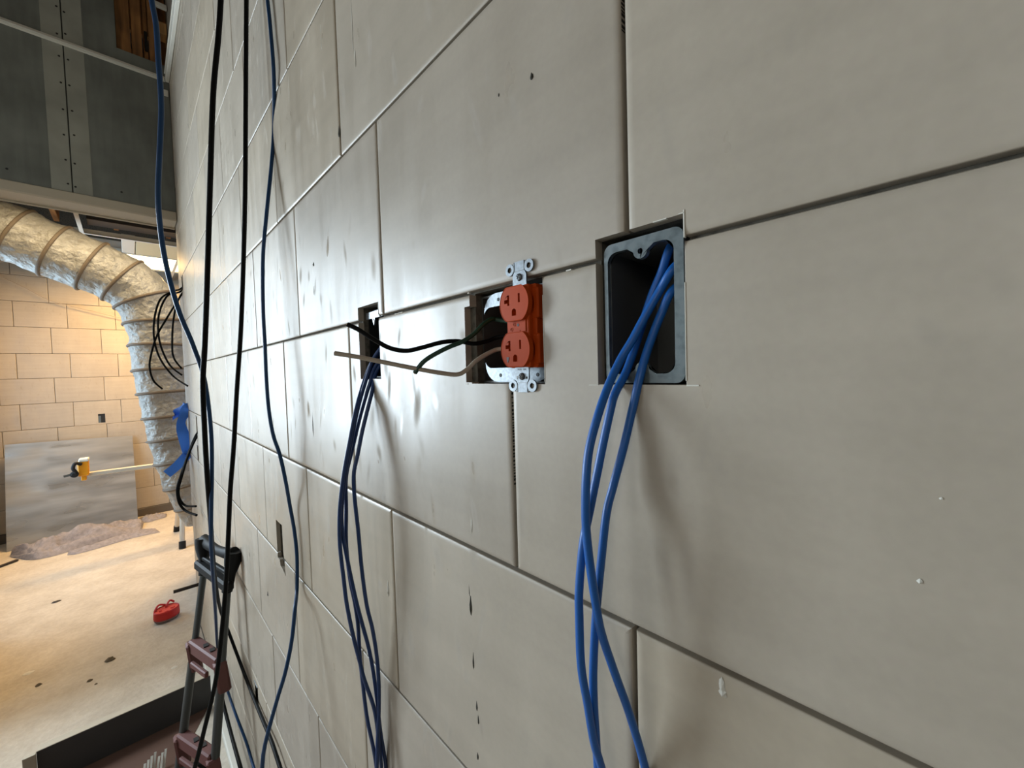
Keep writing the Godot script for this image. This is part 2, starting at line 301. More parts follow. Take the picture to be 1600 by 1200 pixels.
		for i in count:
			var m := (i + 1) % count
			var o3: Vector3 = f.basis * Vector3(en[i].x, en[i].y, 0)
			quad(f * Vector3(poly[i].x, poly[i].y, -thick), f * Vector3(poly[m].x, poly[m].y, -thick), f * Vector3(poly[m].x, poly[m].y, -bev[i] * deep), f * Vector3(poly[i].x, poly[i].y, -bev[i] * deep), o3)
			for s in steps:
				var a0 := PI / 2 * s / steps
				var a1 := PI / 2 * (s + 1) / steps
				var na: Vector3 = (o3 * cos(a0) * deep + f.basis.z * sin(a0)).normalized()
				var nb: Vector3 = (o3 * cos(a1) * deep + f.basis.z * sin(a1)).normalized()
				quad_n(f * Vector3(rings[s][i].x, rings[s][i].y, -bev[i] * drop[s]), f * Vector3(rings[s][m].x, rings[s][m].y, -bev[i] * drop[s]), f * Vector3(rings[s + 1][m].x, rings[s + 1][m].y, -bev[i] * drop[s + 1]), f * Vector3(rings[s + 1][i].x, rings[s + 1][i].y, -bev[i] * drop[s + 1]), na, na, nb, nb)
		var top: PackedVector2Array = rings[steps]
		var id := Geometry2D.triangulate_polygon(top)
		for k in range(0, id.size(), 3):
			tri(f * Vector3(top[id[k]].x, top[id[k]].y, 0), f * Vector3(top[id[k + 1]].x, top[id[k + 1]].y, 0), f * Vector3(top[id[k + 2]].x, top[id[k + 2]].y, 0), f.basis.z)

	# a smooth sheet from a grid of points (rows of equal length), drawn as it lies
	func sheet(grid: Array, out: Vector3) -> void:
		var rows := grid.size()
		var cols: int = grid[0].size()
		var nn := []
		for i in rows:
			var row := PackedVector3Array()
			for j in cols:
				var du: Vector3 = grid[i][mini(j + 1, cols - 1)] - grid[i][maxi(j - 1, 0)]
				var dv: Vector3 = grid[mini(i + 1, rows - 1)][j] - grid[maxi(i - 1, 0)][j]
				var g := du.cross(dv).normalized()
				row.append(g if g.dot(out) >= 0.0 else -g)
			nn.append(row)
		for i in rows - 1:
			for j in cols - 1:
				quad_n(grid[i][j], grid[i][j + 1], grid[i + 1][j + 1], grid[i + 1][j], nn[i][j], nn[i][j + 1], nn[i + 1][j + 1], nn[i + 1][j])

	func mesh() -> ArrayMesh:
		var a := []
		a.resize(Mesh.ARRAY_MAX)
		a[Mesh.ARRAY_VERTEX] = v
		a[Mesh.ARRAY_NORMAL] = n
		var m := ArrayMesh.new()
		m.add_surface_from_arrays(Mesh.PRIMITIVE_TRIANGLES, a)
		return m


func smooth(pts: Array, per := 6) -> Array:
	var o := []
	var last := pts.size() - 1
	for i in last:
		var p0: Vector3 = pts[maxi(i - 1, 0)]
		var p1: Vector3 = pts[i]
		var p2: Vector3 = pts[i + 1]
		var p3: Vector3 = pts[mini(i + 2, last)]
		for k in per:
			var t := float(k) / per
			o.append(0.5 * (2.0 * p1 + (p2 - p0) * t + (2.0 * p0 - 5.0 * p1 + 4.0 * p2 - p3) * t * t + (3.0 * p1 - p0 - 3.0 * p2 + p3) * t * t * t))
	o.append(pts[last])
	return o


func rect2(x0: float, x1: float, y0: float, y1: float) -> PackedVector2Array:
	return PackedVector2Array([Vector2(x0, y0), Vector2(x1, y0), Vector2(x1, y1), Vector2(x0, y1)])


func round_rect(x0: float, x1: float, y0: float, y1: float, r: float, n := 6) -> PackedVector2Array:
	var o := PackedVector2Array()
	var c := [Vector2(x1 - r, y0 + r), Vector2(x1 - r, y1 - r), Vector2(x0 + r, y1 - r), Vector2(x0 + r, y0 + r)]
	for q in 4:
		for k in n + 1:
			var a := -PI / 2 + PI / 2 * (q + float(k) / n)
			o.append(c[q] + Vector2(cos(a), sin(a)) * r)
	return o


func disc(c: Vector2, r: float, n := 20) -> PackedVector2Array:
	var o := PackedVector2Array()
	for k in n: o.append(c + Vector2(cos(TAU * k / n), sin(TAU * k / n)) * r)
	return o


# ---------------------------------------------------------------- naming
func numbered(called: String) -> String:
	if not used.has(called):
		used[called] = 0
		return called
	used[called] += 1
	return "%s_%03d" % [called, used[called]]


func tag(o: Node, label: String, category := "", group := "") -> void:
	if label: o.set_meta("label", label)
	if category: o.set_meta("category", category)
	if group: o.set_meta("group", group)


func thing(called: String, label: String, category: String, base: Vector3, group := "") -> Node3D:
	var o := Node3D.new()
	o.name = numbered(called)
	add_child(o, true)
	o.position = base
	tag(o, label, category, group)
	return o


# a mesh in scene coordinates under a thing, a part or the root
func part(called: String, b: B, mat: Material, parent: Node3D = null, label := "") -> MeshInstance3D:
	var o := MeshInstance3D.new()
	o.name = called if parent else numbered(called)
	o.mesh = b.mesh()
	o.material_override = mat
	o.cast_shadow = GeometryInstance3D.SHADOW_CASTING_SETTING_ON
	if parent:
		parent.add_child(o, true)
		var p: Node = parent
		while p is Node3D and p != self:
			o.position -= p.position
			p = p.get_parent()
		if label: o.set_meta("label", label)
	else:
		add_child(o, true)
	return o


func solo(called: String, b: B, mat: Material, label: String, category: String, group := "") -> MeshInstance3D:
	var o := part(called, b, mat)
	tag(o, label, category, group)
	return o


func struct_node(called: String, label := "") -> Node3D:
	var o := Node3D.new()
	o.name = called
	add_child(o, true)
	o.set_meta("kind", "structure")
	if label: o.set_meta("label", label)
	return o


func struct(called: String, b: B, mat: Material, label := "") -> MeshInstance3D:
	var o := part(called, b, mat)
	o.set_meta("kind", "structure")
	if label: o.set_meta("label", label)
	return o


# ---------------------------------------------------------------- materials
func plain(c: Color, rough := 0.6, metal := 0.0, spec := 0.5) -> StandardMaterial3D:
	var m := StandardMaterial3D.new()
	m.albedo_color = c
	m.roughness = rough
	m.metallic = metal
	m.metallic_specular = spec
	return m


func noise_bytes(side: int, seed_: int, freq: float, octaves := 4, squash := 1, tall := 1) -> PackedByteArray:
	var n := FastNoiseLite.new()
	n.seed = seed_
	n.noise_type = FastNoiseLite.TYPE_SIMPLEX_SMOOTH
	n.frequency = freq
	n.fractal_octaves = octaves
	var im := n.get_seamless_image(side / squash, side / tall)
	im.convert(Image.FORMAT_L8)
	if squash > 1 or tall > 1: im.resize(side, side, Image.INTERPOLATE_CUBIC)
	return im.get_data()


func tex(side: int, bytes: PackedByteArray, grey := false) -> ImageTexture:
	return ImageTexture.create_from_image(Image.create_from_data(side, side, false, Image.FORMAT_L8 if grey else Image.FORMAT_RGB8, bytes))


# colour = base mottled by several noises; layers are [bytes, strength]
func mottled(side: int, base: Color, layers: Array, warm := 0.0) -> ImageTexture:
	var o := PackedByteArray()
	o.resize(side * side * 3)
	var r := base.r * 255.0
	var g := base.g * 255.0
	var b := base.b * 255.0
	for i in side * side:
		var k := 1.0
		for l in layers: k += (l[0][i] - 128.0) / 128.0 * l[1]
		var w := (k - 1.0) * warm
		var d := rng.randf()      # dithered, so that faint mottling shows no steps
		o[i * 3] = clampi(int(r * (k - w) + d), 0, 255)
		o[i * 3 + 1] = clampi(int(g * k + d), 0, 255)
		o[i * 3 + 2] = clampi(int(b * (k + w) + d), 0, 255)
	return tex(side, o)


func triplanar(m: StandardMaterial3D, scale: float, offset := Vector3.ZERO) -> StandardMaterial3D:
	m.uv1_triplanar = true
	m.uv1_world_triplanar = true
	m.uv1_triplanar_sharpness = 8.0
	m.uv1_scale = Vector3.ONE * scale
	m.uv1_offset = offset
	return m


func make_materials() -> void:
	# porcelain tile: cloudy greige with fine sideways brushing; smears of dried haze change its gloss
	var side := 1024
	var cloud := noise_bytes(side, 3, 0.006, 5)
	var brush := noise_bytes(side, 5, 0.05, 3, 16, 1)
	var drips := noise_bytes(side, 9, 0.03, 4, 1, 8)
	var grain := noise_bytes(side, 11, 0.2, 2)
	var rough := PackedByteArray()
	rough.resize(side * side)
	for i in side * side:
		rough[i] = clampi(int(106.0 + (drips[i] - 128.0) * 0.13 + (cloud[i] - 128.0) * 0.12 + (grain[i] - 128.0) * 0.05 + rng.randf() * 3.0), 40, 255)
	# hand and trowel smudges: upright ovals of duller or brighter gloss
	var haze := PackedByteArray()
	haze.resize(side * side)
	haze.fill(128)
	rng.seed = 21
	for s in 620:
		var cx := rng.randi_range(0, side - 1)
		var cy := rng.randi_range(0, side - 1)
		var rx := rng.randf_range(2.5, 7.0)
		var ry := rng.randf_range(6.0, 22.0)
		var amount := rng.randf_range(30.0, 95.0) * (1.0 if rng.randf() < 0.75 else -0.6)
		var lean := rng.randf_range(-0.3, 0.3)
		for dy in range(-int(ry), int(ry) + 1):
			for dx in range(-int(rx) - 6, int(rx) + 7):
				var d := Vector2((dx - dy * lean) / rx, dy / ry).length()
				if d < 1.0:
					var i := posmod(cy + dy, side) * side + posmod(cx + dx, side)
					rough[i] = clampi(int(rough[i] + amount * smoothstep(1.0, 0.1, d) + rng.randf()), 40, 255)
					haze[i] = clampi(int(haze[i] - amount * 0.9 * smoothstep(1.0, 0.1, d)), 0, 255)
	var tile_tex := mottled(side, Color(0.650, 0.610, 0.552), [[cloud, 0.030], [brush, 0.022], [grain, 0.014], [drips, 0.012], [haze, 0.055]])
	var rough_tex := tex(side, rough, true)
	var bump_tex := tex(side, brush, true)
	var offsets := [Vector3.ZERO, Vector3(0.31, 0.17, 0.43), Vector3(0.62, 0.55, 0.81)]
	for k in 3:
		var m := plain([Color(1, 1, 1), Color(0.975, 0.975, 0.98), Color(1.0, 0.99, 0.97)][k], 1.0, 0.0, 0.50)
		m.albedo_texture = tile_tex
		m.roughness_texture = rough_tex
		m.roughness_texture_channel = BaseMaterial3D.TEXTURE_CHANNEL_RED
		m.heightmap_enabled = false
		M["tile%d" % k] = triplanar(m, 0.62, offsets[k])
	M.mortar = plain(Color(0.36, 0.34, 0.30), 0.95)
	M.mortar.albedo_texture = mottled(512, Color(0.95, 0.95, 0.95), [[noise_bytes(512, 31, 0.04, 4), 0.3]])
	triplanar(M.mortar, 4.0)
	M.cut = plain(Color(0.30, 0.28, 0.25), 0.9)
	M.thinset = plain(Color(0.20, 0.19, 0.16), 0.9)
	M.splash = plain(Color(0.80, 0.79, 0.75), 0.8)
	M.ink = plain(Color(0.03, 0.03, 0.03), 0.7)
	var floor_a := noise_bytes(1024, 41, 0.008, 5)
	var floor_b := noise_bytes(1024, 43, 0.05, 4)
	M.concrete = plain(Color.WHITE, 0.85, 0.0, 0.35)
	M.concrete.albedo_texture = mottled(1024, Color(0.75, 0.715, 0.66), [[floor_a, 0.06], [floor_b, 0.04], [noise_bytes(1024, 44, 0.15, 2), 0.02]], 0.1)
	M.concrete.heightmap_enabled = true
	M.concrete.heightmap_texture = tex(1024, floor_b, true)
	M.concrete.heightmap_scale = 0.25
	triplanar(M.concrete, 0.5)
	M.paper_brown = plain(Color(0.33, 0.23, 0.18), 0.85)
	M.board_grey = plain(Color.WHITE, 0.85)
	M.board_grey.albedo_texture = mottled(512, Color(0.40, 0.41, 0.385), [[noise_bytes(512, 51, 0.01, 4), 0.10], [noise_bytes(512, 52, 0.06, 3, 1, 8), 0.05]])
	triplanar(M.board_grey, 0.8)
	M.board_tape = plain(Color.WHITE, 0.85)
	M.board_tape.albedo_texture = mottled(512, Color(0.545, 0.545, 0.505), [[noise_bytes(512, 53, 0.01, 4), 0.08]])
	triplanar(M.board_tape, 0.8)
	M.bead = plain(Color(0.66, 0.62, 0.55), 0.7)
	M.white_trim = plain(Color(0.80, 0.79, 0.75), 0.5)
	M.dark = plain(Color(0.03, 0.03, 0.03), 0.6)
	M.plaster = plain(Color(0.55, 0.53, 0.49), 0.9)
	M.ceiling_dark = plain(Color(0.20, 0.17, 0.14), 0.9)
	var wood_rings := noise_bytes(512, 61, 0.05, 4, 1, 16)
	M.wood = plain(Color.WHITE, 0.75)
	M.wood.albedo_texture = mottled(512, Color(0.56, 0.39, 0.22), [[wood_rings, 0.25], [noise_bytes(512, 62, 0.01, 3), 0.15]])
	triplanar(M.wood, 1.0)
	M.wood_pale = plain(Color.WHITE, 0.75)
	M.wood_pale.albedo_texture = mottled(512, Color(0.72, 0.55, 0.35), [[wood_rings, 0.2]])
	triplanar(M.wood_pale, 1.0)
	M.blue = plain(Color(0.05, 0.33, 0.62), 0.42, 0.0, 0.5)
	M.blue_teal = plain(Color(0.04, 0.205, 0.36), 0.45, 0.0, 0.4)
	M.blue_dark = plain(Color(0.045, 0.185, 0.38), 0.42, 0.0, 0.5)
	M.black = plain(Color(0.012, 0.012, 0.012), 0.55, 0.0, 0.25)
	M.green = plain(Color(0.05, 0.20, 0.13), 0.45)
	M.white_wire = plain(Color(0.62, 0.57, 0.51), 0.45)
	M.copper = plain(Color(0.85, 0.72, 0.60), 0.35, 0.9)
	M.orange = plain(Color(0.66, 0.245, 0.06), 0.5, 0.0, 0.22)
	M.slot = plain(Color(0.12, 0.02, 0.01), 0.6)
	var zinc := noise_bytes(512, 71, 0.06, 3)
	M.zinc = plain(Color.WHITE, 0.38, 0.85)
	M.zinc.albedo_texture = mottled(512, Color(0.48, 0.50, 0.515), [[zinc, 0.12]])
	triplanar(M.zinc, 8.0)
	M.cast = plain(Color(0.40, 0.425, 0.43), 0.45, 0.55)
	M.cast.albedo_texture = mottled(512, Color(0.95, 0.97, 0.97), [[noise_bytes(512, 73, 0.03, 4), 0.2]])
	triplanar(M.cast, 6.0)
	M.steel_dark = plain(Color(0.38, 0.38, 0.37), 0.42, 0.6)
	M.brass = plain(Color(0.75, 0.62, 0.38), 0.35, 0.9)
	var crumple := noise_bytes(1024, 81, 0.012, 5)
	M.duct = plain(Color.WHITE, 0.42, 0.0, 0.6)
	M.duct.albedo_texture = mottled(512, Color(0.64, 0.62, 0.58), [[noise_bytes(512, 82, 0.012, 4), 0.12]])
	M.duct.heightmap_enabled = true
	M.duct.heightmap_texture = tex(1024, crumple, true)
	M.duct.heightmap_scale = 1.1
	triplanar(M.duct, 1.6)
	M.rib = plain(Color(0.46, 0.40, 0.33), 0.7)
	M.foil = plain(Color(0.80, 0.80, 0.80), 0.28, 1.0)
	M.foil.heightmap_enabled = true
	M.foil.heightmap_texture = tex(1024, noise_bytes(1024, 83, 0.03, 3), true)
	M.foil.heightmap_scale = 6.0
	triplanar(M.foil, 2.0)
	M.sheet_metal = plain(Color.WHITE, 1.0, 0.45)
	M.sheet_metal.albedo_texture = mottled(512, Color(0.55, 0.55, 0.545), [[noise_bytes(512, 91, 0.02, 4, 8, 1), 0.14]])
	var sheet_rough := noise_bytes(512, 92, 0.015, 3, 4, 1)
	for i in sheet_rough.size(): sheet_rough[i] = clampi(int(sheet_rough[i] * 0.55 + 40.0), 0, 255)
	M.sheet_metal.roughness_texture = tex(512, sheet_rough, true)
	triplanar(M.sheet_metal, 0.7)
	M.alu = plain(Color(0.78, 0.76, 0.71), 0.45, 0.35)
	M.yellow = plain(Color(0.86, 0.58, 0.06), 0.45)
	M.rubber = plain(Color(0.04, 0.04, 0.045), 0.75)
	M.tube_grey = plain(Color(0.26, 0.27, 0.265), 0.42, 0.35)
	M.red_brown = plain(Color(0.37, 0.215, 0.195), 0.6)
	M.black_plastic = plain(Color(0.035, 0.036, 0.035), 0.62, 0.0, 0.35)
	M.red = plain(Color(0.72, 0.09, 0.08), 0.45)
	M.red_light = plain(Color(0.86, 0.30, 0.26), 0.6)
	M.tape_blue = plain(Color(0.25, 0.52, 0.93), 0.55)
	M.tape_blue.backlight_enabled = true
	M.tape_blue.backlight = Color(0.1, 0.2, 0.4)
	M.blanket = plain(Color.WHITE, 0.95)
	M.blanket.albedo_texture = mottled(512, Color(0.55, 0.53, 0.54), [[noise_bytes(512, 95, 0.3, 2), 0.25], [noise_bytes(512, 96, 0.02, 3), 0.12]])
	triplanar(M.blanket, 2.5)
	M.stone = plain(Color(0.42, 0.37, 0.30), 0.9)
	M.glow_warm = plain(Color(0.95, 0.93, 0.85), 0.5)
	M.glow_warm.emission_enabled = true
	M.glow_warm.emission = Color(1.0, 0.90, 0.66)
	M.glow_warm.emission_energy_multiplier = 5.0
	M.panel = plain(Color(0.80, 0.74, 0.60), 0.8)
	M.glass = plain(Color(0.9, 0.95, 1.0, 0.05), 0.05)
	M.glass.transparency = BaseMaterial3D.TRANSPARENCY_ALPHA
	M.rod = plain(Color(0.10, 0.065, 0.05), 0.6)


# ---------------------------------------------------------------- the setting
# a wall slab in the (z, y) plane between x0 and x1 with rectangular openings
func slab(x0: float, x1: float, z0: float, z1: float, y0: float, y1: float, holes: Array, out := 1.0) -> B:
	var b := B.new()
	var zs := [z0, z1]
	var ys := [y0, y1]
	for h in holes:
		for k in 2:
			if not zs.has(h[k]): zs.append(h[k])
			if not ys.has(h[2 + k]): ys.append(h[2 + k])
	zs.sort(); ys.sort()
	for i in zs.size() - 1:
		for j in ys.size() - 1:
			var zc: float = (zs[i] + zs[i + 1]) / 2.0
			var yc: float = (ys[j] + ys[j + 1]) / 2.0
			var open := false
			for h in holes:
				if zc > h[0] and zc < h[1] and yc > h[2] and yc < h[3]: open = true
			if open: continue
			for x in [x0, x1]:
				b.quad(V(x, ys[j], zs[i]), V(x, ys[j], zs[i + 1]), V(x, ys[j + 1], zs[i + 1]), V(x, ys[j + 1], zs[i]), Vector3(-1 if x == x0 else 1, 0, 0))
	for h in holes:
		for z in [h[0], h[1]]:
			b.quad(V(x0, h[2], z), V(x1, h[2], z), V(x1, h[3], z), V(x0, h[3], z), Vector3(0, 0, 1 if z == h[0] else -1))
		for y in [h[2], h[3]]:
			b.quad(V(x0, y, h[0]), V(x1, y, h[0]), V(x1, y, h[1]), V(x0, y, h[1]), Vector3(0, 1 if y == h[2] else -1, 0))
	for z in [z0, z1]:
		b.quad(V(x0, y0, z), V(x1, y0, z), V(x1, y1, z), V(x0, y1, z), Vector3(0, 0, -1 if z == z0 else 1))
	for y in [y0, y1]:
		b.quad(V(x0, y, z0), V(x1, y, z0), V(x1, y, z1), V(x0, y, z1), Vector3(0, -1 if y == y0 else 1, 0))
	return b


func build_room() -> void:
	var b := B.new()
	b.span(V(LEFT - 0.3, FLOOR - 0.15, FAR - 0.3), V(2.9, FLOOR, 2.8))
	struct("floor", b, M.concrete, "dusty bare concrete floor running under both rooms")
	# left walls, out of view; their unseen openings hold the placed lights
	var w := struct_node("wall_left")
	var openings := [[-2.90, -1.50, -0.55, 1.45], [0.55, 1.45, 0.10, 1.40]]
	part("plaster", slab(LEFT - 0.2, LEFT, HEADER - 0.145, 2.8, FLOOR, 2.5, openings), M.plaster, w)
	var beyond := [-5.50, -4.10, -0.90, 0.90]
	struct("wall_left_beyond", slab(BEYOND - 0.2, BEYOND, FAR - 0.3, -3.95, FLOOR, 2.5, [beyond]), M.plaster)  # out of view; set close so its opening lights duct and tiles
	openings.append(beyond)
	for k in 3:
		var h: Array = openings[k]
		var wn := struct_node("unseen_window_%d" % (k + 2))  # unseen, out of view; frames for the lights on the left
		var fr := B.new()
		var t := 0.05
		var wx := BEYOND if k == 2 else LEFT
		for s in [[h[0], h[0] + t, h[2], h[3]], [h[1] - t, h[1], h[2], h[3]], [h[0] + t, h[1] - t, h[2], h[2] + t], [h[0] + t, h[1] - t, h[3] - t, h[3]]]:
			fr.span(V(wx - 0.14, s[2], s[0]), V(wx - 0.06, s[3], s[1]), 0.004)
		part("frame", fr, M.white_trim, wn)
		var g := B.new()
		g.span(V(wx - 0.103, h[2] + t, h[0] + t), V(wx - 0.097, h[3] - t, h[1] - t))
		part("pane", g, M.glass, wn)
	# front wall beside the opening, out of view: unseen panes onto an added well
	w = struct_node("wall_front_side")
	b = B.new()
	b.span(V(LEFT, FLOOR, HEADER - 0.145), V(-1.73, 0.92, HEADER))
	b.span(V(-0.75, FLOOR, HEADER - 0.145), V(-0.69, 0.92, HEADER))
	b.span(V(-1.73, FLOOR, HEADER - 0.145), V(-0.75, -0.52, HEADER))
	b.span(V(-1.73, 0.86, HEADER - 0.145), V(-0.75, 0.92, HEADER))
	part("plaster", b, M.plaster, w)
	b = B.new()
	b.span(V(-0.79, FLOOR, -3.85), V(-0.69, 2.65, HEADER - 0.145))
	b.span(V(LEFT, FLOOR, -3.95), V(-0.69, 2.65, -3.85))
	struct("wall_unseen_well", b, M.plaster)  # unseen walls, added outside the front panes
	var wn0 := struct_node("unseen_window_1")  # unseen, out of view; frame for the main light on the tiles
	b = B.new()
	for s in [[-1.73, -1.68, -0.52, 0.86], [-0.80, -0.75, -0.52, 0.86], [-1.68, -0.80, -0.52, -0.47], [-1.68, -0.80, 0.81, 0.86]]:
		b.span(V(s[0], s[2], HEADER - 0.125), V(s[1], s[3], HEADER - 0.065), 0.004)
	part("frame", b, M.white_trim, wn0)
	b = B.new()
	b.span(V(-1.68, -0.47, HEADER - 0.098), V(-0.80, 0.81, HEADER - 0.092))
	part("pane", b, M.glass, wn0)
	b = B.new()
	b.span(V(LEFT, FLOOR, 2.6), V(2.9, 2.5, 2.8))
	struct("wall_back", b, M.plaster)
	b = B.new()
	b.span(V(2.7, FLOOR, FAR - 0.3), V(2.9, 2.5, WALL_END))
	struct("wall_right_beyond", b, M.plaster)
	# roof deck with joists over both rooms
	var c := struct_node("ceiling")
	b = B.new()
	b.span(V(LEFT - 0.2, 2.5, HEADER - 0.145), V(2.9, 2.65, 2.8))
	b.span(V(-0.79, 2.5, -3.95), V(2.9, 2.65, HEADER - 0.145))
	b.span(V(BEYOND - 0.2, 2.5, FAR - 0.3), V(2.9, 2.65, -3.95))
	part("deck", b, M.ceiling_dark, c)
	for k in 15:
		b = B.new()
		var z := -6.0 + 0.6 * k
		if absf(z - HEADER + 0.07) < 0.12: continue
		b.span(V(LEFT if z > HEADER else (BEYOND if z < -3.95 else -0.69), 2.26, z - 0.02), V(2.7, 2.5, z + 0.02), 0.003)
		part("joist", b, M.wood, c)


# the outline of a tile less the openings that cut it, and which of its edges are factory edges
func tile_mesh(z0: float, z1: float, y0: float, y1: float, holes: Array, thick: float) -> ArrayMesh:
	var b := B.new()
	var f := Transform3D(Basis(Vector3(0, 0, 1), Vector3(0, 1, 0), Vector3(-1, 0, 0)), Vector3.ZERO)
	var polys: Array = [rect2(z0, z1, y0, y1)]
	for h in holes:
		var cut := rect2(h[0], h[1], h[2], h[3])
		if h.size() > 4: cut = h[4]
		var next := []
		for p in polys: next.append_array(Geometry2D.clip_polygons(p, cut))
		polys = next
	for p in polys:
		if Geometry2D.is_polygon_clockwise(p): p.reverse()
		var bev := []
		for i in p.size():
			var q: Vector2 = p[i]
			var r: Vector2 = p[(i + 1) % p.size()]
			var outer: bool = (absf(q.x - r.x) < 1e-5 and (absf(q.x - z0) < 1e-4 or absf(q.x - z1) < 1e-4)) or (absf(q.y - r.y) < 1e-5 and (absf(q.y - y0) < 1e-4 or absf(q.y - y1) < 1e-4))
			bev.append(0.0060 if outer else 0.0003)
		b.rounded(f, p, bev, thick)
	return b.mesh()


func build_tiled_wall() -> void:
	var w := struct_node("wall_right", "wall of greige porcelain tiles in a third offset bond with open joints")
	var holes := [HOLE_A, HOLE_B, HOLE_C, HOLE_D, HOLE_E, HOLE_F, HOLE_G, HOLE_H, HOLE_I]
	part("mortar_bed", slab(WALL + 0.0075, WALL + 0.11, WALL_END + 0.004, 2.6, FLOOR, 1.735, holes), M.mortar, w)
	var b := B.new()
	b.span(V(WALL + 0.11, FLOOR, WALL_END + 0.004), V(WALL + 0.24, 2.5, 2.6))
	b.span(V(WALL + 0.012, 1.735, WALL_END + 0.004), V(WALL + 0.11, 2.5, 2.6))
	part("backing", b, M.plaster, w)
	# ragged corners of the openings, as the saw left them
	var cuts := []
	for h in holes: cuts.append(h)
	cuts.append([-1.119, -1.05, -0.5, -0.35, PackedVector2Array([Vector2(-1.112, -0.4200), Vector2(-1.0625, -0.4200), Vector2(-1.050, -0.4720), Vector2(-1.075, -0.4640), Vector2(-1.095, -0.4610)])])
	cuts.append([-0.335, -0.30, -0.02, 0.06, PackedVector2Array([Vector2(-0.3260, -0.0115), Vector2(-0.3100, -0.0115), Vector2(-0.3100, 0.0640), Vector2(-0.3250, 0.0640)])])
	var shared := {}
	rng.seed = 5
	for j in JOINTS.size() - 1:
		var y0: float = JOINTS[j] + GAP / 2
		var y1: float = JOINTS[j + 1] - GAP / 2
		var z: float = (-0.1434 if j % 2 == 0 else -0.2610)
		while z > WALL_END + TW: z -= TW
		z -= TW
		while z < 1.5:
			var z0 := maxf(z + GAP / 2, WALL_END)
			var z1 := z + TW - GAP / 2
			z += TW
			if z1 - z0 < 0.01: continue
			var cut := []
			for h in cuts:
				if h[0] < z1 and h[1] > z0 and h[2] < y1 and h[3] > y0: cut.append(h)
			var o := MeshInstance3D.new()
			o.name = "tile"
			var lip := rng.randf_range(-0.0004, 0.0004)
			if cut:
				o.mesh = tile_mesh(z0, z1, y0, y1, cut, 0.0085)
				o.position = V(WALL, 0, 0)
			else:
				var key := "%.4f %.4f" % [z1 - z0, y1 - y0]
				if not shared.has(key): shared[key] = tile_mesh(0, z1 - z0, 0, y1 - y0, [], 0.0085)
				o.mesh = shared[key]
				o.position = V(WALL + lip, y0, z0)
			o.material_override = M["tile%d" % rng.randi_range(0, 2)]
			w.add_child(o, true)
	# end of the wall: narrow tiles on the jamb
	for j in JOINTS.size() - 1:
		b = B.new()
		var f := Transform3D(Basis(Vector3(1, 0, 0), Vector3(0, 1, 0), Vector3(0, 0, -1)), V(0, 0, WALL_END - 0.0045))
		b.rounded(f, rect2(WALL + 0.001, WALL + 0.24, JOINTS[j] + GAP / 2, JOINTS[j + 1] - GAP / 2), [0.0016, 0.0016, 0.0016, 0.0016], 0.0085)
		part("tile", b, M.tile0, w)
	# printed bars on the edges of two tiles, inside the open joints
	for e in [[-0.1434 - GAP / 2, 0.225, 0.325, 12], [-0.2610 - GAP / 2, -0.105, -0.015, 15]]:
		b = B.new()
		var y: float = e[1]
		while y < e[2]:
			var t := rng.randf_range(0.0007, 0.0022)
			if rng.randf() < 0.85: b.span(V(WALL + 0.0022, y, e[0] - 0.0001), V(WALL + 0.0062, y + t, e[0] + 0.0002))
			y += t + rng.randf_range(0.0008, 0.0022)
		part("edge_print", b, M.ink, w, "black bar print on a tile edge")
	# spots of thinset and splashes on the faces
	for s in [[-0.2438, -0.3308, 0.016, 0.0030, 1], [-0.2290, -0.3325, 0.012, 0.0012, 0], [-0.3034, -0.3296, 0.013, 0.0022, 0], [-0.3500, -0.3262, 0.008, 0.0020, 0], [-0.3635, -0.3243, 0.008, 0.0020, 0], [-0.4045, -0.3274, 0.006, 0.0022, 0], [0.3658, -0.6211, 0.011, 0.0040, 0], [0.2365, -0.2253, 0.004, 0.0022, 0], [0.1974, -0.7609, 0.005, 0.0035, 0], [0.1505, -0.7641, 0.012, 0.0012, 0], [-0.0944, -0.8057, 0.030, 0.0014, 0], [-0.5900, -1.245, 0.010, 0.006, 0], [0.2420, -0.2650, 0.002, 0.001, 0]]:
		smear(w, s[1], s[0], s[2], s[3], M.thinset)
	for s in [[0.5369, -0.6763, 0.030, 0.0016], [0.4820, -0.5599, 0.050, 0.0012], [0.4350, -0.5540, 0.016, 0.0022], [-0.0982, -0.0032, 0.0015, 0.0012], [-0.1914, -0.0855, 0.007, 0.0022], [-0.1960, -0.0850, 0.0035, 0.003], [-0.158, -0.325, 0.012, 0.0012], [-0.06, 0.003, 0.0009, 0.0007], [-0.300, -0.52, 0.014, 0.003], [-0.430, -0.600, 0.010, 0.0025], [-0.455, -0.585, 0.008, 0.002]]:
		smear(w, s[1], s[0], s[2], s[3], M.splash)
	# pale chips and overrun saw cuts round the openings
	for s in [[-0.1040, -0.0965, -0.0133, -0.0124], [-0.1046, -0.1038, 0.0770, 0.0935], [-0.1075, -0.1040, 0.0915, 0.0922], [-0.1240, -0.1150, 0.0912, 0.0919], [-0.1760, -0.1680, -0.0134, -0.0127], [-0.1044, -0.1038, -0.0100, 0.0500], [-0.3190, -0.3165, 0.0765, 0.0775], [-0.2200, -0.2194, -0.0110, 0.0600], [-0.5160, -0.5152, 0.0800, 0.0960], [-0.3260, -0.3230, -0.0136, -0.0126], [-0.5155, -0.5120, 0.0770, 0.0778], [-0.4700, -0.4500, 0.0742, 0.0749], [-0.1950, -0.1900, 0.0742, 0.0752]]:
		b = B.new()
		b.span(V(WALL - 0.0004, s[2], s[0]), V(WALL + 0.002, s[3], s[1]), 0.0001)
		part("chip", b, M.splash, w)
	# base strip at the foot of the tiles and the ceiling angle at their top
	b = B.new()
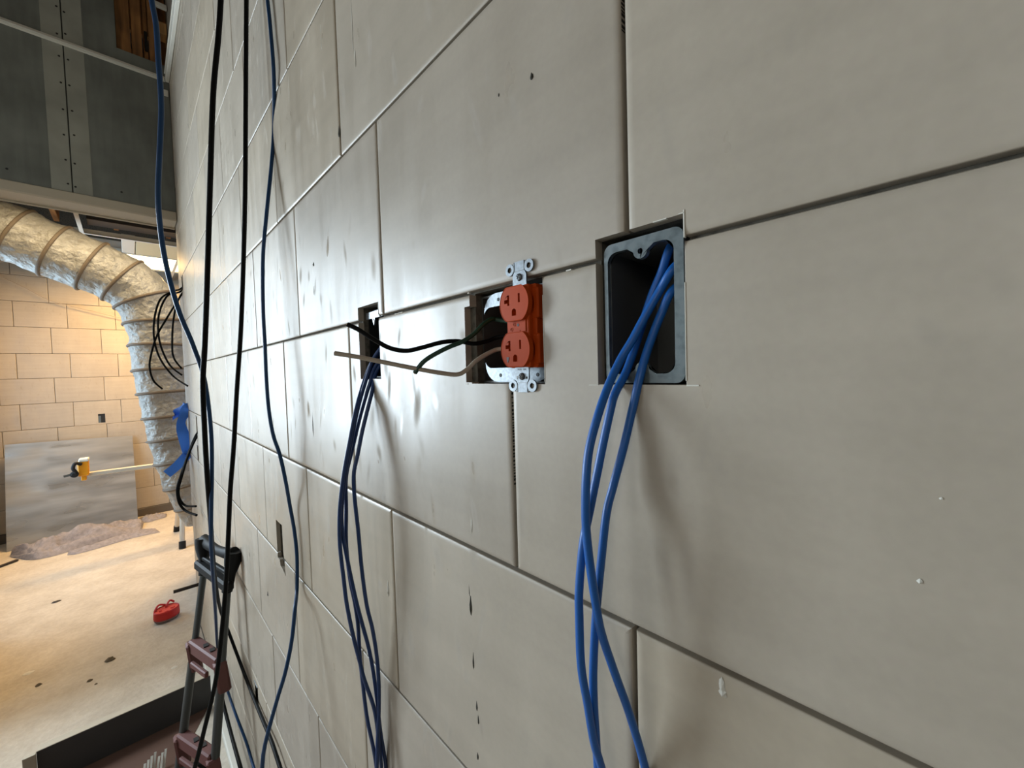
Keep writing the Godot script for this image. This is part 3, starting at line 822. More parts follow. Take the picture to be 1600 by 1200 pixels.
	b.span(V(WALL - 0.026, FLOOR, -2.75), V(WALL + 0.0075, FLOOR + 0.032, 2.6), 0.004)
	struct("baseboard_right", b, M.white_trim, "white base strip along the foot of the tiled wall")
	b = B.new()
	b.span(V(WALL - 0.022, 1.735, HEADER + 0.012), V(WALL + 0.012, 1.738, 2.6), 0.0005)
	b.span(V(WALL - 0.003, 1.738, HEADER + 0.012), V(WALL + 0.012, 1.790, 2.6), 0.0005)
	b.span(V(WALL - 0.018, 1.690, HEADER + 0.012), V(WALL - 0.001, 1.738, 2.6), 0.002)
	struct("trim_1", b, M.white_trim, "pale metal wall angle running along the top of the tiles")


# a thin flattened lump on the face of the tiled wall
func smear(w: Node3D, z: float, y: float, tall: float, wide: float, mat: Material) -> void:
	var b := B.new()
	var ring := []
	for k in 14:
		var a := TAU * k / 14
		var r := rng.randf_range(0.65, 1.0)
		ring.append(V(WALL - 0.0002, y + sin(a) * tall * r * (1.0 if sin(a) > 0 else 0.8), z + cos(a) * wide * r * (1.0 - 0.55 * maxf(sin(a), 0.0))))
	var top := V(WALL - minf(0.0018, wide * 0.6), y - tall * 0.3, z)
	for k in 14: b.tri(top, ring[k], ring[(k + 1) % 14], Vector3(-1, 0, 0))
	part("smear", b, mat, w)


func build_far_wall() -> void:
	var w := struct_node("wall_far", "far wall of the next room in the same tiles under warm light")
	var b := B.new()
	b.span(V(BEYOND - 0.2, FLOOR, FAR - 0.3), V(2.7, 2.5, FAR - 0.007))
	part("backing", b, M.mortar, w)
	var ys := [-1.46, -1.2275, -0.9715, -0.7150, -0.4600, -0.2050, 0.0509, 0.3016, 0.5670, 0.8200, 1.0760, 1.3320]
	var hole := rect2(-0.2557, -0.2016, -0.4460, -0.3494)
	rng.seed = 15
	for j in ys.size() - 1:
		var x: float = -0.0735 if j % 2 == 0 else -0.1940
		while x > BEYOND + TW: x -= TW
		x -= TW
		while x < 2.7:
			var x0 := maxf(x + GAP / 2, BEYOND + 0.002)
			var x1 := minf(x + TW - GAP / 2, 2.698)
			x += TW
			if x1 - x0 < 0.02: continue
			b = B.new()
			var f := Transform3D(Basis(), V(0, 0, FAR))
			var p := rect2(x0, x1, ys[j] + GAP / 2, ys[j + 1] - GAP / 2)
			if x0 < hole[0].x and x1 > hole[1].x and ys[j] < hole[0].y and ys[j + 1] > hole[2].y:
				b.plate(f, p, [hole], -0.0085, 0.0, [-0.23])
			else:
				b.rounded(f, p, [0.0060, 0.0060, 0.0060, 0.0060], 0.0085, 3)
			part("tile", b, M["tile%d" % rng.randi_range(0, 2)], w)
	b = B.new()
	b.span(V(BEYOND, FLOOR, FAR), V(2.7, -1.462, FAR + 0.012), 0.003)
	struct("baseboard_far", b, plain(Color(0.34, 0.31, 0.28), 0.6), "dark grey cove base along the far wall")


func build_header() -> void:
	var w := struct_node("wall_front", "grey gypsum header over the wide opening to the next room")
	var b := B.new()
	b.span(V(LEFT, 0.925, HEADER - 0.13), V(WALL - 0.002, 1.7, HEADER - 0.014))
	b.span(V(LEFT, 1.7, HEADER - 0.13), V(0.03, 2.5, HEADER - 0.014))
	part("backing", b, M.board_grey, w)
	# two gypsum boards with a seam, the right one stopping short of the deck
	var f := Transform3D(Basis(), V(0, 0, HEADER))
	b = B.new()
	b.rounded(f, rect2(LEFT, -0.1620, 0.930, 2.5), [0.002, 0.004, 0.002, 0.002], 0.0135)
	part("gypsum_board", b, M.board_grey, w)
	b = B.new()
	b.rounded(f, PackedVector2Array([Vector2(-0.1588, 0.930), Vector2(WALL - 0.002, 0.930), Vector2(WALL - 0.002, 1.787), Vector2(0.036, 1.787), Vector2(0.036, 2.5), Vector2(-0.1588, 2.5)]), [0.002, 0.002, 0.002, 0.002, 0.002, 0.004], 0.0135)
	part("gypsum_board", b, M.board_grey, w)
	for e in [[-0.2320, -0.1630], [-0.1578, -0.0885]]:
		b = B.new()
		b.span(V(e[0], 0.968, HEADER), V(e[1], 2.49, HEADER + 0.0008), 0.0004)
		part("paper_edge", b, M.board_tape, w, "pale tapered paper edge of the gypsum board")
	rng.seed = 33
	var y := 1.0
	while y < 2.1:
		for x in [-0.177, -0.146]:
			b = B.new()
			var dy := rng.randf_range(-0.012, 0.012)
			b.lathe(Transform3D(Basis(Vector3(1, 0, 0), Vector3(0, 0, 1), Vector3(0, -1, 0)), V(x + rng.randf_range(-0.004, 0.004), y + dy, HEADER + 0.0006)), [Vector2(0.0001, 0.0012), Vector2(0.0042, 0.001), Vector2(0.0048, 0.0)], 10)
			part("screw", b, M.dark, w)
		y += 0.125
	for x in [-0.37, 0.02]:
		b = B.new()
		b.lathe(Transform3D(Basis(Vector3(1, 0, 0), Vector3(0, 0, 1), Vector3(0, -1, 0)), V(x, 1.02, HEADER + 0.0001)), [Vector2(0.0001, 0.0012), Vector2(0.0042, 0.001), Vector2(0.0048, 0.0)], 10)
		part("screw", b, M.dark, w)
	# bead along the lower edge, its soffit, and the ceiling angle across the face
	b = B.new()
	b.span(V(LEFT, 0.918, HEADER - 0.002), V(WALL - 0.002, 0.966, HEADER + 0.007), 0.003)
	b.span(V(LEFT, 0.915, HEADER - 0.145), V(WALL - 0.002, 0.925, HEADER + 0.003), 0.002)
	b.span(V(LEFT, 0.905, HEADER - 0.146), V(WALL - 0.002, 0.93, HEADER - 0.134), 0.003)
	part("edge_bead", b, M.bead, w, "pale finishing bead along the bottom edge of the header")
	b = B.new()
	b.span(V(LEFT, 1.700, HEADER), V(WALL - 0.024, 1.703, HEADER + 0.024), 0.0005)
	b.span(V(LEFT, 1.694, HEADER + 0.0005), V(WALL - 0.018, 1.722, HEADER + 0.006), 0.0008)
	struct("trim_2", b, M.white_trim, "pale metal wall angle across the gypsum header")
	b = B.new()
	b.span(V(0.215, 1.615, HEADER), V(0.240, 1.650, HEADER + 0.006), 0.0015)
	b.lathe(Transform3D(Basis(Vector3(1, 0, 0), Vector3(0, 0, 1), Vector3(0, -1, 0)), V(0.232, 1.622, HEADER + 0.006)), [Vector2(0.0001, 0.002), Vector2(0.004, 0.002), Vector2(0.0045, 0.0)], 10)
	solo("clip", b, M.white_trim, "small pale metal clip on the header beside the top of the tiles", "clip")
	# timber blocking seen over the short board
	var tw := struct_node("wall_blocking", "brown timber blocking showing above the header board")
	var bx := [[0.036, 0.094, -3.06], [0.099, 0.142, -3.07], [0.148, 0.168, -3.09], [0.172, 0.196, -3.08]]
	for q in bx:
		b = B.new()
		b.span(V(q[0], 1.70, q[2] - 0.04), V(q[1], 2.5, q[2]), 0.002)
		part("board", b, M.wood, tw)
	b = B.new()
	b.span(V(0.198, 1.72, -3.22), V(0.256, 2.5, -3.19), 0.002)
	part("board", b, M.wood, tw)
	b = B.new()
	b.span(V(0.204, 2.01, -3.18), V(0.256, 2.075, -3.10), 0.002)
	part("block", b, M.wood_pale, tw)
	b = B.new()
	b.span(V(0.19, 2.11, -3.05), V(0.256, 2.135, -3.03), 0.002)
	part("rail", b, M.white_trim, tw)
	b = B.new()
	b.span(V(0.153, 1.86, -3.088), V(0.166, 1.97, -3.078), 0.002)
	part("strap", b, M.dark, tw)


func build_far_ceiling() -> void:
	var y := 1.15
	var g := struct_node("ceiling_grid", "white suspended ceiling grid in the next room, mostly without panels")
	for x in [-0.207, 0.40, 1.01, 1.62, 2.23]:
		var b := B.new()
		b.span(V(x - 0.012, y, FAR + 0.01), V(x + 0.012, y + 0.002, HEADER - 0.15), 0.0005)
		b.span(V(x - 0.002, y, FAR + 0.01), V(x + 0.002, y + 0.038, HEADER - 0.15), 0.0005)
		part("main_tee", b, M.white_trim, g)
	for z in [-3.36, -4.54, -5.04, -5.64]:
		var b := B.new()
		b.span(V(-0.68, y - 0.001, z - 0.012), V(2.7, y + 0.002, z + 0.012), 0.0005)
		b.span(V(-0.68, y, z - 0.002), V(2.7, y + 0.038, z + 0.002), 0.0005)
		part("cross_tee", b, M.white_trim, g)
	for x in [0.10]:
		var b := B.new()
		b.span(V(x, y + 0.003, -5.03), V(x + 0.60, y + 0.018, -4.55), 0.002)
		part("panel", b, M.panel, g)
		b = B.new()
		b.span(V(x - 0.09, y + 0.003, -5.03), V(x - 0.005, y + 0.05, -4.56), 0.004)
		part("end_cap", b, M.white_trim, g)
	var t := thing("ceiling_light", "glowing warm fluorescent ceiling troffer between the duct elbow and the tiled wall", "light", V(0.33, y, -5.34))
	var b := B.new()
	b.span(V(-0.25, y + 0.010, -5.62), V(0.95, y + 0.11, -5.06), 0.004)
	part("housing", b, M.white_trim, t)
	b = B.new()
	b.span(V(-0.225, y + 0.001, -5.60), V(0.925, y + 0.009, -5.08), 0.002)
	part("diffuser", b, M.glow_warm, t)
	var l := AreaLight3D.new()
	l.name = "troffer_light"
	l.position = V(0.35, y - 0.01, -5.34)
	l.rotation_degrees = Vector3(-90, 0, 0)
	l.area_size = Vector2(1.15, 0.52)
	l.light_color = Color(1.0, 0.79, 0.50)
	l.light_energy = 7.5
	l.shadow_enabled = true
	add_child(l)
	t = thing("ceiling_light", "unseen ceiling troffer close behind the header, placed to light the floor and duct", "light", V(0.0, y, -3.52))  # unseen behind the header; placed to light the near floor and duct
	b = B.new()
	b.span(V(-0.60, y + 0.010, -3.66), V(0.60, y + 0.10, -3.38), 0.004)
	part("housing", b, M.white_trim, t)
	b = B.new()
	b.span(V(-0.58, y + 0.001, -3.645), V(0.58, y + 0.009, -3.395), 0.002)
	part("diffuser", b, M.glow_warm, t)
	l = AreaLight3D.new()
	l.name = "unseen_troffer_light"  # light of the unseen troffer
	l.position = V(0.0, y - 0.01, -3.52)
	l.rotation_degrees = Vector3(-90, 0, 0)
	l.area_size = Vector2(1.15, 0.24)
	l.light_color = Color(1.0, 0.91, 0.78)
	l.light_energy = 0.75
	l.shadow_enabled = true
	add_child(l)
	# steel angle, timber and foil duct above the grid
	b = B.new()
	b.span(V(-0.17, y + 0.05, -4.46), V(2.6, y + 0.058, -4.30), 0.002)
	b.span(V(-0.17, y + 0.058, -4.31), V(2.6, y + 0.14, -4.30), 0.002)
	solo("steel_angle", b, plain(Color(0.16, 0.13, 0.11), 0.6), "dark steel angle spanning above the ceiling grid", "beam")
	for k in 5:
		b = B.new()
		b.span(V(-1.3 + 0.42 * k, y + 0.45, -6.0), V(-1.26 + 0.42 * k, y + 0.70, -3.3), 0.003)
		solo("ceiling_joist", b, M.wood, "brown timber joist in the dark void over the suspended ceiling", "joist", "joists over the far ceiling grid")
	b = B.new()
	var pts := smooth([V(0.20, 1.62, -4.15), V(0.235, 1.36, -4.05), V(0.30, 1.26, -3.93), V(0.42, 1.25, -3.9), V(0.8, 1.28, -3.9)], 6)
	var rr := []
	for k in pts.size(): rr.append(0.072 + 0.006 * sin(k * 2.1))
	b.tube(pts, rr, 20)
	solo("foil_duct", b, M.foil, "crinkled silver foil duct above the ceiling grid behind the header", "duct")


# ---------------------------------------------------------------- boxes in the tiled wall
const WALL_F = Transform3D(Vector3(0, 0, 1), Vector3(0, 1, 0), Vector3(-1, 0, 0), Vector3(0, 0, 0))


func wall_frame(x: float) -> Transform3D:
	return Transform3D(WALL_F.basis, Vector3(x, EYE, 0))


# sheet sides and back of a box that opens towards the room
func open_box(z0: float, z1: float, y0: float, y1: float, x0: float, x1: float, t: float) -> B:
	var b := B.new()
	b.span(V(x0, y0, z0), V(x1, y1, z0 + t))
	b.span(V(x0, y0, z1 - t), V(x1, y1, z1))
	b.span(V(x0, y0, z0 + t), V(x1, y0 + t, z1 - t))
	b.span(V(x0, y1 - t, z0 + t), V(x1, y1, z1 - t))
	b.span(V(x1 - t, y0 + t, z0 + t), V(x1, y1 - t, z1 - t))
	return b


func lug(cx: float, y: float, down: float, r: float) -> PackedVector2Array:
	# a rounded ear that hangs from a frame bar at height y (down > 0 hangs, < 0 stands)
	var o := PackedVector2Array()
	o.append(Vector2(cx - r * 2.0, y))
	for k in 9:
		var a := PI - PI * k / 8.0
		o.append(Vector2(cx + cos(a) * r, y - down - sin(a) * r * signf(down)))
	o.append(Vector2(cx + r * 2.0, y))
	return o


func build_boxes() -> void:
	# near box: cast frame with lugs
	var t := thing("electrical_box", "open grey cast electrical box with three blue cables, nearest the camera", "electrical box", V(WALL + 0.02, -0.0125, -0.136))
	var x := WALL + 0.0035
	var z0 := -0.1632
	var z1 := -0.1062
	var y0 := -0.0116
	var y1 := 0.0862
	var outer := round_rect(z0, z1, y0, y1, 0.006)
	var inner: PackedVector2Array = round_rect(z0 + 0.0028, z1 - 0.0062, y0 + 0.0062, y1 - 0.0062, 0.007)
	var cut: Array = Geometry2D.clip_polygons(inner, lug(-0.1352, y1 - 0.0060, 0.0035, 0.0050))
	cut = Geometry2D.clip_polygons(cut[0], lug(-0.1352, y0 + 0.0060, -0.0035, 0.0050))
	inner = cut[0]
	var b := B.new()
	b.plate(wall_frame(x), outer, [inner, disc(Vector2(-0.1352, y1 - 0.0095), 0.0019, 14), disc(Vector2(-0.1352, y0 + 0.0095), 0.0019, 14)], -0.004, 0.0, [-0.1352])
	part("frame", b, M.cast, t)
	b = open_box(z0 + 0.0012, z1 - 0.0040, y0 + 0.003, y1 - 0.003, x + 0.004, x + 0.075, 0.002)
	part("body", b, M.steel_dark, t)
	b = B.new()
	b.lathe(Transform3D(Basis(Vector3(0, 0, 1), Vector3(-1, 0, 0), Vector3(0, 1, 0)), V(x + 0.073, 0.012, -0.132)), [Vector2(0.0001, 0.004), Vector2(0.0125, 0.004), Vector2(0.0135, 0.002), Vector2(0.0135, 0.0)], 22)
	b.lathe(Transform3D(Basis(Vector3(0, 0, 1), Vector3(-1, 0, 0), Vector3(0, 1, 0)), V(x + 0.073, 0.056, -0.132)), [Vector2(0.0001, 0.002), Vector2(0.0125, 0.002), Vector2(0.0135, 0.001), Vector2(0.0135, 0.0)], 22)
	part("knockout", b, M.steel_dark, t)
	# middle box: the square one behind the receptacle, with a raised ring
	t = thing("electrical_box", "square steel box with a raised ring behind the orange receptacle", "electrical box", V(WALL + 0.02, -0.013, -0.265))
	x = WALL + 0.010
	b = B.new()
	var collar := round_rect(-0.3065, -0.2215, -0.0115, 0.0735, 0.018)
	var mouth := round_rect(-0.3075, -0.2205, 0.0020, 0.0610, 0.010)
	for p in Geometry2D.clip_polygons(collar, mouth):
		b = B.new()
		b.plate(wall_frame(x), p, [], -0.0015, 0.0)
		part("ring_flange", b, M.zinc, t)
	for q in [[-0.285, 0.067], [-0.237, 0.067], [-0.285, -0.005], [-0.237, -0.005]]:
		b = B.new()
		b.lathe(Transform3D(Basis(Vector3(0, 0, 1), Vector3(-1, 0, 0), Vector3(0, 1, 0)), V(x, q[1], q[0])), [Vector2(0.0001, 0.0003), Vector2(0.0017, 0.0003), Vector2(0.0018, 0.0)], 12)
		part("screw_hole", b, M.dark, t)
	b = open_box(-0.3160, -0.2195, -0.0125, 0.0740, x + 0.005, x + 0.065, 0.002)
	part("body", b, M.steel_dark, t)
	# small box beyond it, with a notched tab
	t = thing("electrical_box", "narrow dark electrical box holding four blue cables, between the loose wires", "electrical box", V(WALL + 0.02, -0.007, -0.548))
	x = WALL + 0.010
	b = B.new()
	b.plate(wall_frame(x), rect2(-0.5770, -0.5160, 0.0795, 0.0890), [], -0.003, 0.0)
	part("frame", b, M.zinc, t)
	b = B.new()
	b.plate(wall_frame(x - 0.0005), PackedVector2Array([Vector2(-0.556, 0.0800), Vector2(-0.5515, 0.0690), Vector2(-0.547, 0.0800)]), [disc(Vector2(-0.5515, 0.0770), 0.0016, 12)], -0.002, 0.0, [-0.5515])
	part("tab", b, M.zinc, t)
	b = open_box(-0.5780, -0.5158, -0.0060, 0.0915, x + 0.004, x + 0.070, 0.002)
	part("body", b, M.dark, t)
	# the low cut-out and the distant slots
	t = thing("electrical_box", "grey empty box in the low cut-out with a broken corner, beside the hanging blue cable", "electrical box", V(WALL + 0.03, -0.45, -1.09))
	b = B.new()
	b.plate(wall_frame(WALL + 0.012), rect2(-1.1180, -1.0645, -0.4475, -0.3535), [rect2(-1.1030, -1.0700, -0.4420, -0.3590)], -0.003, 0.0, [-1.09])
	part("frame", b, M.cast, t)
	part("body", open_box(-1.1183, -1.0642, -0.4478, -0.3532, WALL + 0.016, WALL + 0.07, 0.002), M.dark, t)
	for e in [[HOLE_E, "slim box at the far end of the tiled wall, with thin black wires looping out"], [HOLE_F, "slim box under the blue tape, with two thin black wires drooping from it"], [HOLE_G, "empty slim box just below the one with two drooping wires"], [HOLE_H, "empty slim box low on the wall behind the hand truck handle"], [HOLE_I, "dark slim box near the floor, right of the hand truck, crossed by the black cord"]]:
		var h: Array = e[0]
		t = thing("wall_box", e[1], "electrical box", V(WALL + 0.03, h[2], (h[0] + h[1]) / 2))
		part("body", open_box(h[0] + 0.0003, h[1] - 0.0003, h[2] + 0.0003, h[3] - 0.0003, WALL + 0.010, WALL + 0.06, 0.002), M.dark, t)
		b = B.new()
		b.span(V(WALL - 0.002, h[3] - 0.002, h[0] - 0.003), V(WALL + 0.001, h[3] + 0.004, h[1] + 0.003), 0.0008)
		part("lip", b, M.steel_dark, t)
	t = thing("wall_box", "small grey box set in the far tiled wall above the leaning sheet", "electrical box", V(-0.229, -0.446, FAR - 0.02))
	b = B.new()
	b.span(V(-0.2555, -0.4458, FAR - 0.05), V(-0.2018, -0.3496, FAR - 0.006))
	part("body", b, M.dark, t)
	b = B.new()
	b.span(V(-0.2555, -0.4458, FAR - 0.006), V(-0.2350, -0.3700, FAR - 0.003), 0.001)
	part("plate", b, M.cast, t)


func ear(cz: float, cy: float) -> Array:
	return [disc(Vector2(cz, cy), 0.0052, 22), disc(Vector2(cz, cy), 0.0024, 16)]


func build_receptacle() -> void:
	var zc := -0.2444
	var ym := 0.0363
	var t := thing("receptacle", "orange duplex receptacle on a zinc strap with round ears over the tiles", "receptacle", V(WALL, ym, zc))
	var x := WALL - 0.0018      # face of the strap
	var f := wall_frame(x)
	# strap: upper and lower plates with bent ears
	for s in [1.0, -1.0]:
		var b := B.new()
		var c := func(u: float, v: float) -> Vector2: return Vector2(zc + u, ym + s * v)
		var body := PackedVector2Array([c.call(-0.0082, 0.0345), c.call(0.0082, 0.0345), c.call(0.0082, 0.0440), c.call(0.0060, 0.0480), c.call(0.0060, 0.0560), c.call(-0.0060, 0.0560), c.call(-0.0060, 0.0480), c.call(-0.0082, 0.0440)])
		b.plate(f, body, [], -0.0014, 0.0)
		for e in [-0.0116, 0.0116]:
			var q: Vector2 = c.call(e, 0.0504)
			var d := ear(q.x, q.y)
			b.plate(f, d[0], [d[1]], -0.0012, 0.0002, [q.x])
			var g := 0.0058 if e > 0 else -0.0058
			b.plate(f, PackedVector2Array([c.call(g, 0.0478), c.call(g + signf(g) * 0.0028, 0.0470), c.call(g + signf(g) * 0.0028, 0.0545), c.call(g, 0.0558)]), [], -0.0012, -0.0002)
		part("strap", b, M.zinc, t)
		# score lines where the ears break off
		b = B.new()
		var h0: Vector2 = c.call(-0.0059, 0.0478)
		for u in [-0.0060, 0.0060]:
			var q: Vector2 = c.call(u, 0.0518)
			b.span(Vector3(x - 0.0003, q.y - 0.0040 + EYE, q.x - 0.0003), Vector3(x + 0.0002, q.y + 0.0040 + EYE, q.x + 0.0003))
		b.span(Vector3(x - 0.0002, h0.y - 0.0002 + EYE, zc - 0.0059), Vector3(x + 0.0002, h0.y + 0.0002 + EYE, zc + 0.0059))
		part("score_line", b, M.steel_dark, t)
		b = B.new()
		var sp: Vector2 = c.call(0.0, 0.0424)
		var st := Transform3D(Basis(Vector3(0, 0, 1), Vector3(-1, 0, 0), Vector3(0, 1, 0)), Vector3(x, sp.y + EYE, sp.x))
		b.lathe(st, [Vector2(0.0001, 0.0020), Vector2(0.0016, 0.0019), Vector2(0.0028, 0.0013), Vector2(0.0032, 0.0004), Vector2(0.0032, 0.0)], 18)
		var sc := part("screw", b, M.zinc if s > 0 else M.steel_dark, t)
		b = B.new()
		for a in [0.5, 0.5 + PI / 2]:
			b.box(Transform3D(Basis(Vector3(1, 0, 0), a), Vector3(x - 0.0019, sp.y + EYE, sp.x)), Vector3(0.0006, 0.0007, 0.0036))
		part("drive_slot", b, M.dark, sc)
		if s > 0: continue
		# stamped markings: a line of small characters, a shield and a ring beside the screw
		b = B.new()
		for k in 8:
			if k == 4: continue
			var cx: float = zc - 0.0050 + 0.00135 * k
			b.span(Vector3(x - 0.0002, ym - 0.0372 + EYE, cx), Vector3(x + 0.0002, ym - 0.0357 + EYE, cx + 0.0003))
			if k % 2 == 0: b.span(Vector3(x - 0.0002, ym - 0.0360 + EYE, cx), Vector3(x + 0.0002, ym - 0.0357 + EYE, cx + 0.0009))
			if k % 3 != 1: b.span(Vector3(x - 0.0002, ym - 0.0366 + EYE, cx), Vector3(x + 0.0002, ym - 0.0363 + EYE, cx + 0.0009))
		b.plate(f, PackedVector2Array([c.call(-0.0066, 0.0420), c.call(-0.0048, 0.0420), c.call(-0.0048, 0.0436), c.call(-0.0057, 0.0450), c.call(-0.0066, 0.0436)]), [], -0.0002, 0.0002)
		var rc: Vector2 = c.call(0.0055, 0.0434)
		b.plate(f, disc(rc, 0.0012, 14), [disc(rc, 0.0008, 12)], -0.0002, 0.0002, [rc.x])
		var mk := part("stamped_mark", b, M.steel_dark, t)
		mk.set_meta("kind", "stuff")
	# moulded body
	var b := B.new()
	b.box(Transform3D(Basis(), V(x + 0.0165, ym, zc + 0.0005)), Vector3(0.030, 0.0700, 0.0330), 0.0012)
	b.box(Transform3D(Basis(), V(x - 0.0002, ym, zc)), Vector3(0.0070, 0.0690, 0.0270), 0.0010)
	for s in [1.0, -1.0]:
		b.box(Transform3D(Basis(), V(x + 0.010, ym + s * 0.0190, zc + 0.0010)), Vector3(0.018, 0.0255, 0.0375), 0.0012)
	var body := part("body", b, M.orange, t)
	b = B.new()
	b.box(Transform3D(Basis(), V(x - 0.0040, ym + 0.0005, zc + 0.0005)), Vector3(0.0010, 0.0105, 0.0200), 0.0004)
	part("bridge", b, M.orange, body)
	# embossed marks on the bridge: two rings and a bar
	b = B.new()
	for q in [[-0.0066, -0.0018], [-0.0030, 0.0022]]:
		var d := disc(Vector2(zc + q[0], ym + q[1]), 0.0017, 14)
		b.plate(wall_frame(x - 0.0045), d, [disc(Vector2(zc + q[0], ym + q[1]), 0.0011, 14)], -0.0002, 0.0003, [zc + q[0]])
	b.box(Transform3D(Basis(), V(x - 0.0046, ym - 0.0036, zc + 0.0010)), Vector3(0.0004, 0.0014, 0.0052))
	part("embossing", b, M.orange, body)
	b = B.new()
	b.lathe(Transform3D(Basis(Vector3(0, 0, 1), Vector3(-1, 0, 0), Vector3(0, 1, 0)), V(x - 0.0042, ym + 0.0014, zc + 0.0015)), [Vector2(0.0001, 0.0005), Vector2(0.0013, 0.0005), Vector2(0.0014, 0.0)], 14)
	part("rivet_hole", b, M.slot, body)
	# two faces, flat above and below, with their slots cut through
	for s in [1.0, -1.0]:
		var fy: float = ym + s * 0.0194
		var o := PackedVector2Array()
		for k in 48:
			var a := TAU * k / 48
			o.append(Vector2(zc + cos(a) * 0.0172, fy + clampf(sin(a) * 0.0172, -0.0144, 0.0144)))
		var u := zc - 0.0066
		var tee := PackedVector2Array([Vector2(u - 0.0050, fy + 0.0010), Vector2(u - 0.0012, fy + 0.0010), Vector2(u - 0.0012, fy - 0.0010), Vector2(u + 0.0012, fy - 0.0010), Vector2(u + 0.0012, fy + 0.0078), Vector2(u - 0.0012, fy + 0.0078), Vector2(u - 0.0012, fy + 0.0042), Vector2(u - 0.0050, fy + 0.0042)])
		var slot := rect2(zc + 0.0052, zc + 0.0074, fy + 0.0002, fy + 0.0078)
		var gnd := PackedVector2Array()
		for k in 9:
			var a := PI * k / 8.0
			gnd.append(Vector2(zc + 0.0000 + cos(a) * 0.0026, fy - 0.0068 + sin(a) * 0.0026))
		gnd.append(Vector2(zc - 0.0026, fy - 0.0102))
		gnd.append(Vector2(zc + 0.0026, fy - 0.0102))
		b = B.new()
		b.plate(wall_frame(x - 0.0076), o, [tee, slot, gnd], -0.0048, 0.0, [u, zc, zc + 0.0063])
		var fc := part("face", b, M.orange, t)
		b = B.new()
		b.box(Transform3D(Basis(), V(x - 0.0032, fy, zc)), Vector3(0.0006, 0.0210, 0.0240))
		part("contact_well", b, M.slot, fc)
		# bright moulded rim
		b = B.new()
		var ring := []
		for k in 49: ring.append(Vector3(x - 0.0075, o[k % 48].y + EYE, o[k % 48].x))
		b.tube(ring, 0.0004, 6, false)
		part("rim", b, M.orange, fc)
		if s < 0:
			b = B.new()
			b.plate(wall_frame(x - 0.0076), PackedVector2Array([Vector2(zc - 0.0108, fy - 0.0062), Vector2(zc - 0.0072, fy - 0.0062), Vector2(zc - 0.0086, fy - 0.0108), Vector2(zc - 0.0094, fy - 0.0108)]), [], -0.0002, 0.0003)
			part("ground_mark", b, plain(Color(0.24, 0.10, 0.07), 0.5), fc, "dark printed triangle mark")
	for y in [0.0220, 0.0090, -0.0120, -0.0230]:
		b = B.new()
		b.lathe(Transform3D(Basis(Vector3(1, 0, 0), Vector3(0, 0, 1), Vector3(0, -1, 0)), V(x + 0.0140, ym + y, zc + 0.0190)), [Vector2(0.0001, 0.0030), Vector2(0.0030, 0.0028), Vector2(0.0036, 0.0015), Vector2(0.0036, 0.0)], 16)
		part("terminal_screw", b, M.brass, t)
	# three loose conductors beside it
	for q in [[WIRE_BLACK, "thin black conductor reaching out of the box and rising to a cut end", M.black], [WIRE_WHITE, "stiff off-white conductor with the longest straight run, lowest of the three", M.white_wire], [WIRE_GREEN, "short dark green conductor curving down between the black and white ones", M.green]]:
		var pts := smooth(lift(q[0]), 6)
		var w := thing("wire", q[1], "wire", pts[0])
		b = B.new()
		b.tube(pts, 0.0021, 12)
		part("insulation", b, q[2], w)
		b = B.new()
		var e: Vector3 = pts[pts.size() - 1]
		var d: Vector3 = (e - pts[pts.size() - 2]).normalized()
		b.tube([e - d * 0.001, e + d * 0.0006], 0.0011, 10)
		part("conductor", b, M.copper, w)


func cable(called: String, pts: Array, r: float, mat: Material, label: String, category: String, group := "") -> void:
	var b := B.new()
	b.tube(smooth(lift(pts), 8), r, 12)
	solo(called, b, mat, label, category, group)


# the long ones drop from the roof deck
func from_deck(pts: Array) -> Array:
	var p: Vector3 = pts[0]
	var o := [Vector3(p.x, 2.49, p.z), Vector3(p.x, p.y * 0.5 + 1.25, p.z)]
	o.append_array(pts)
	return o


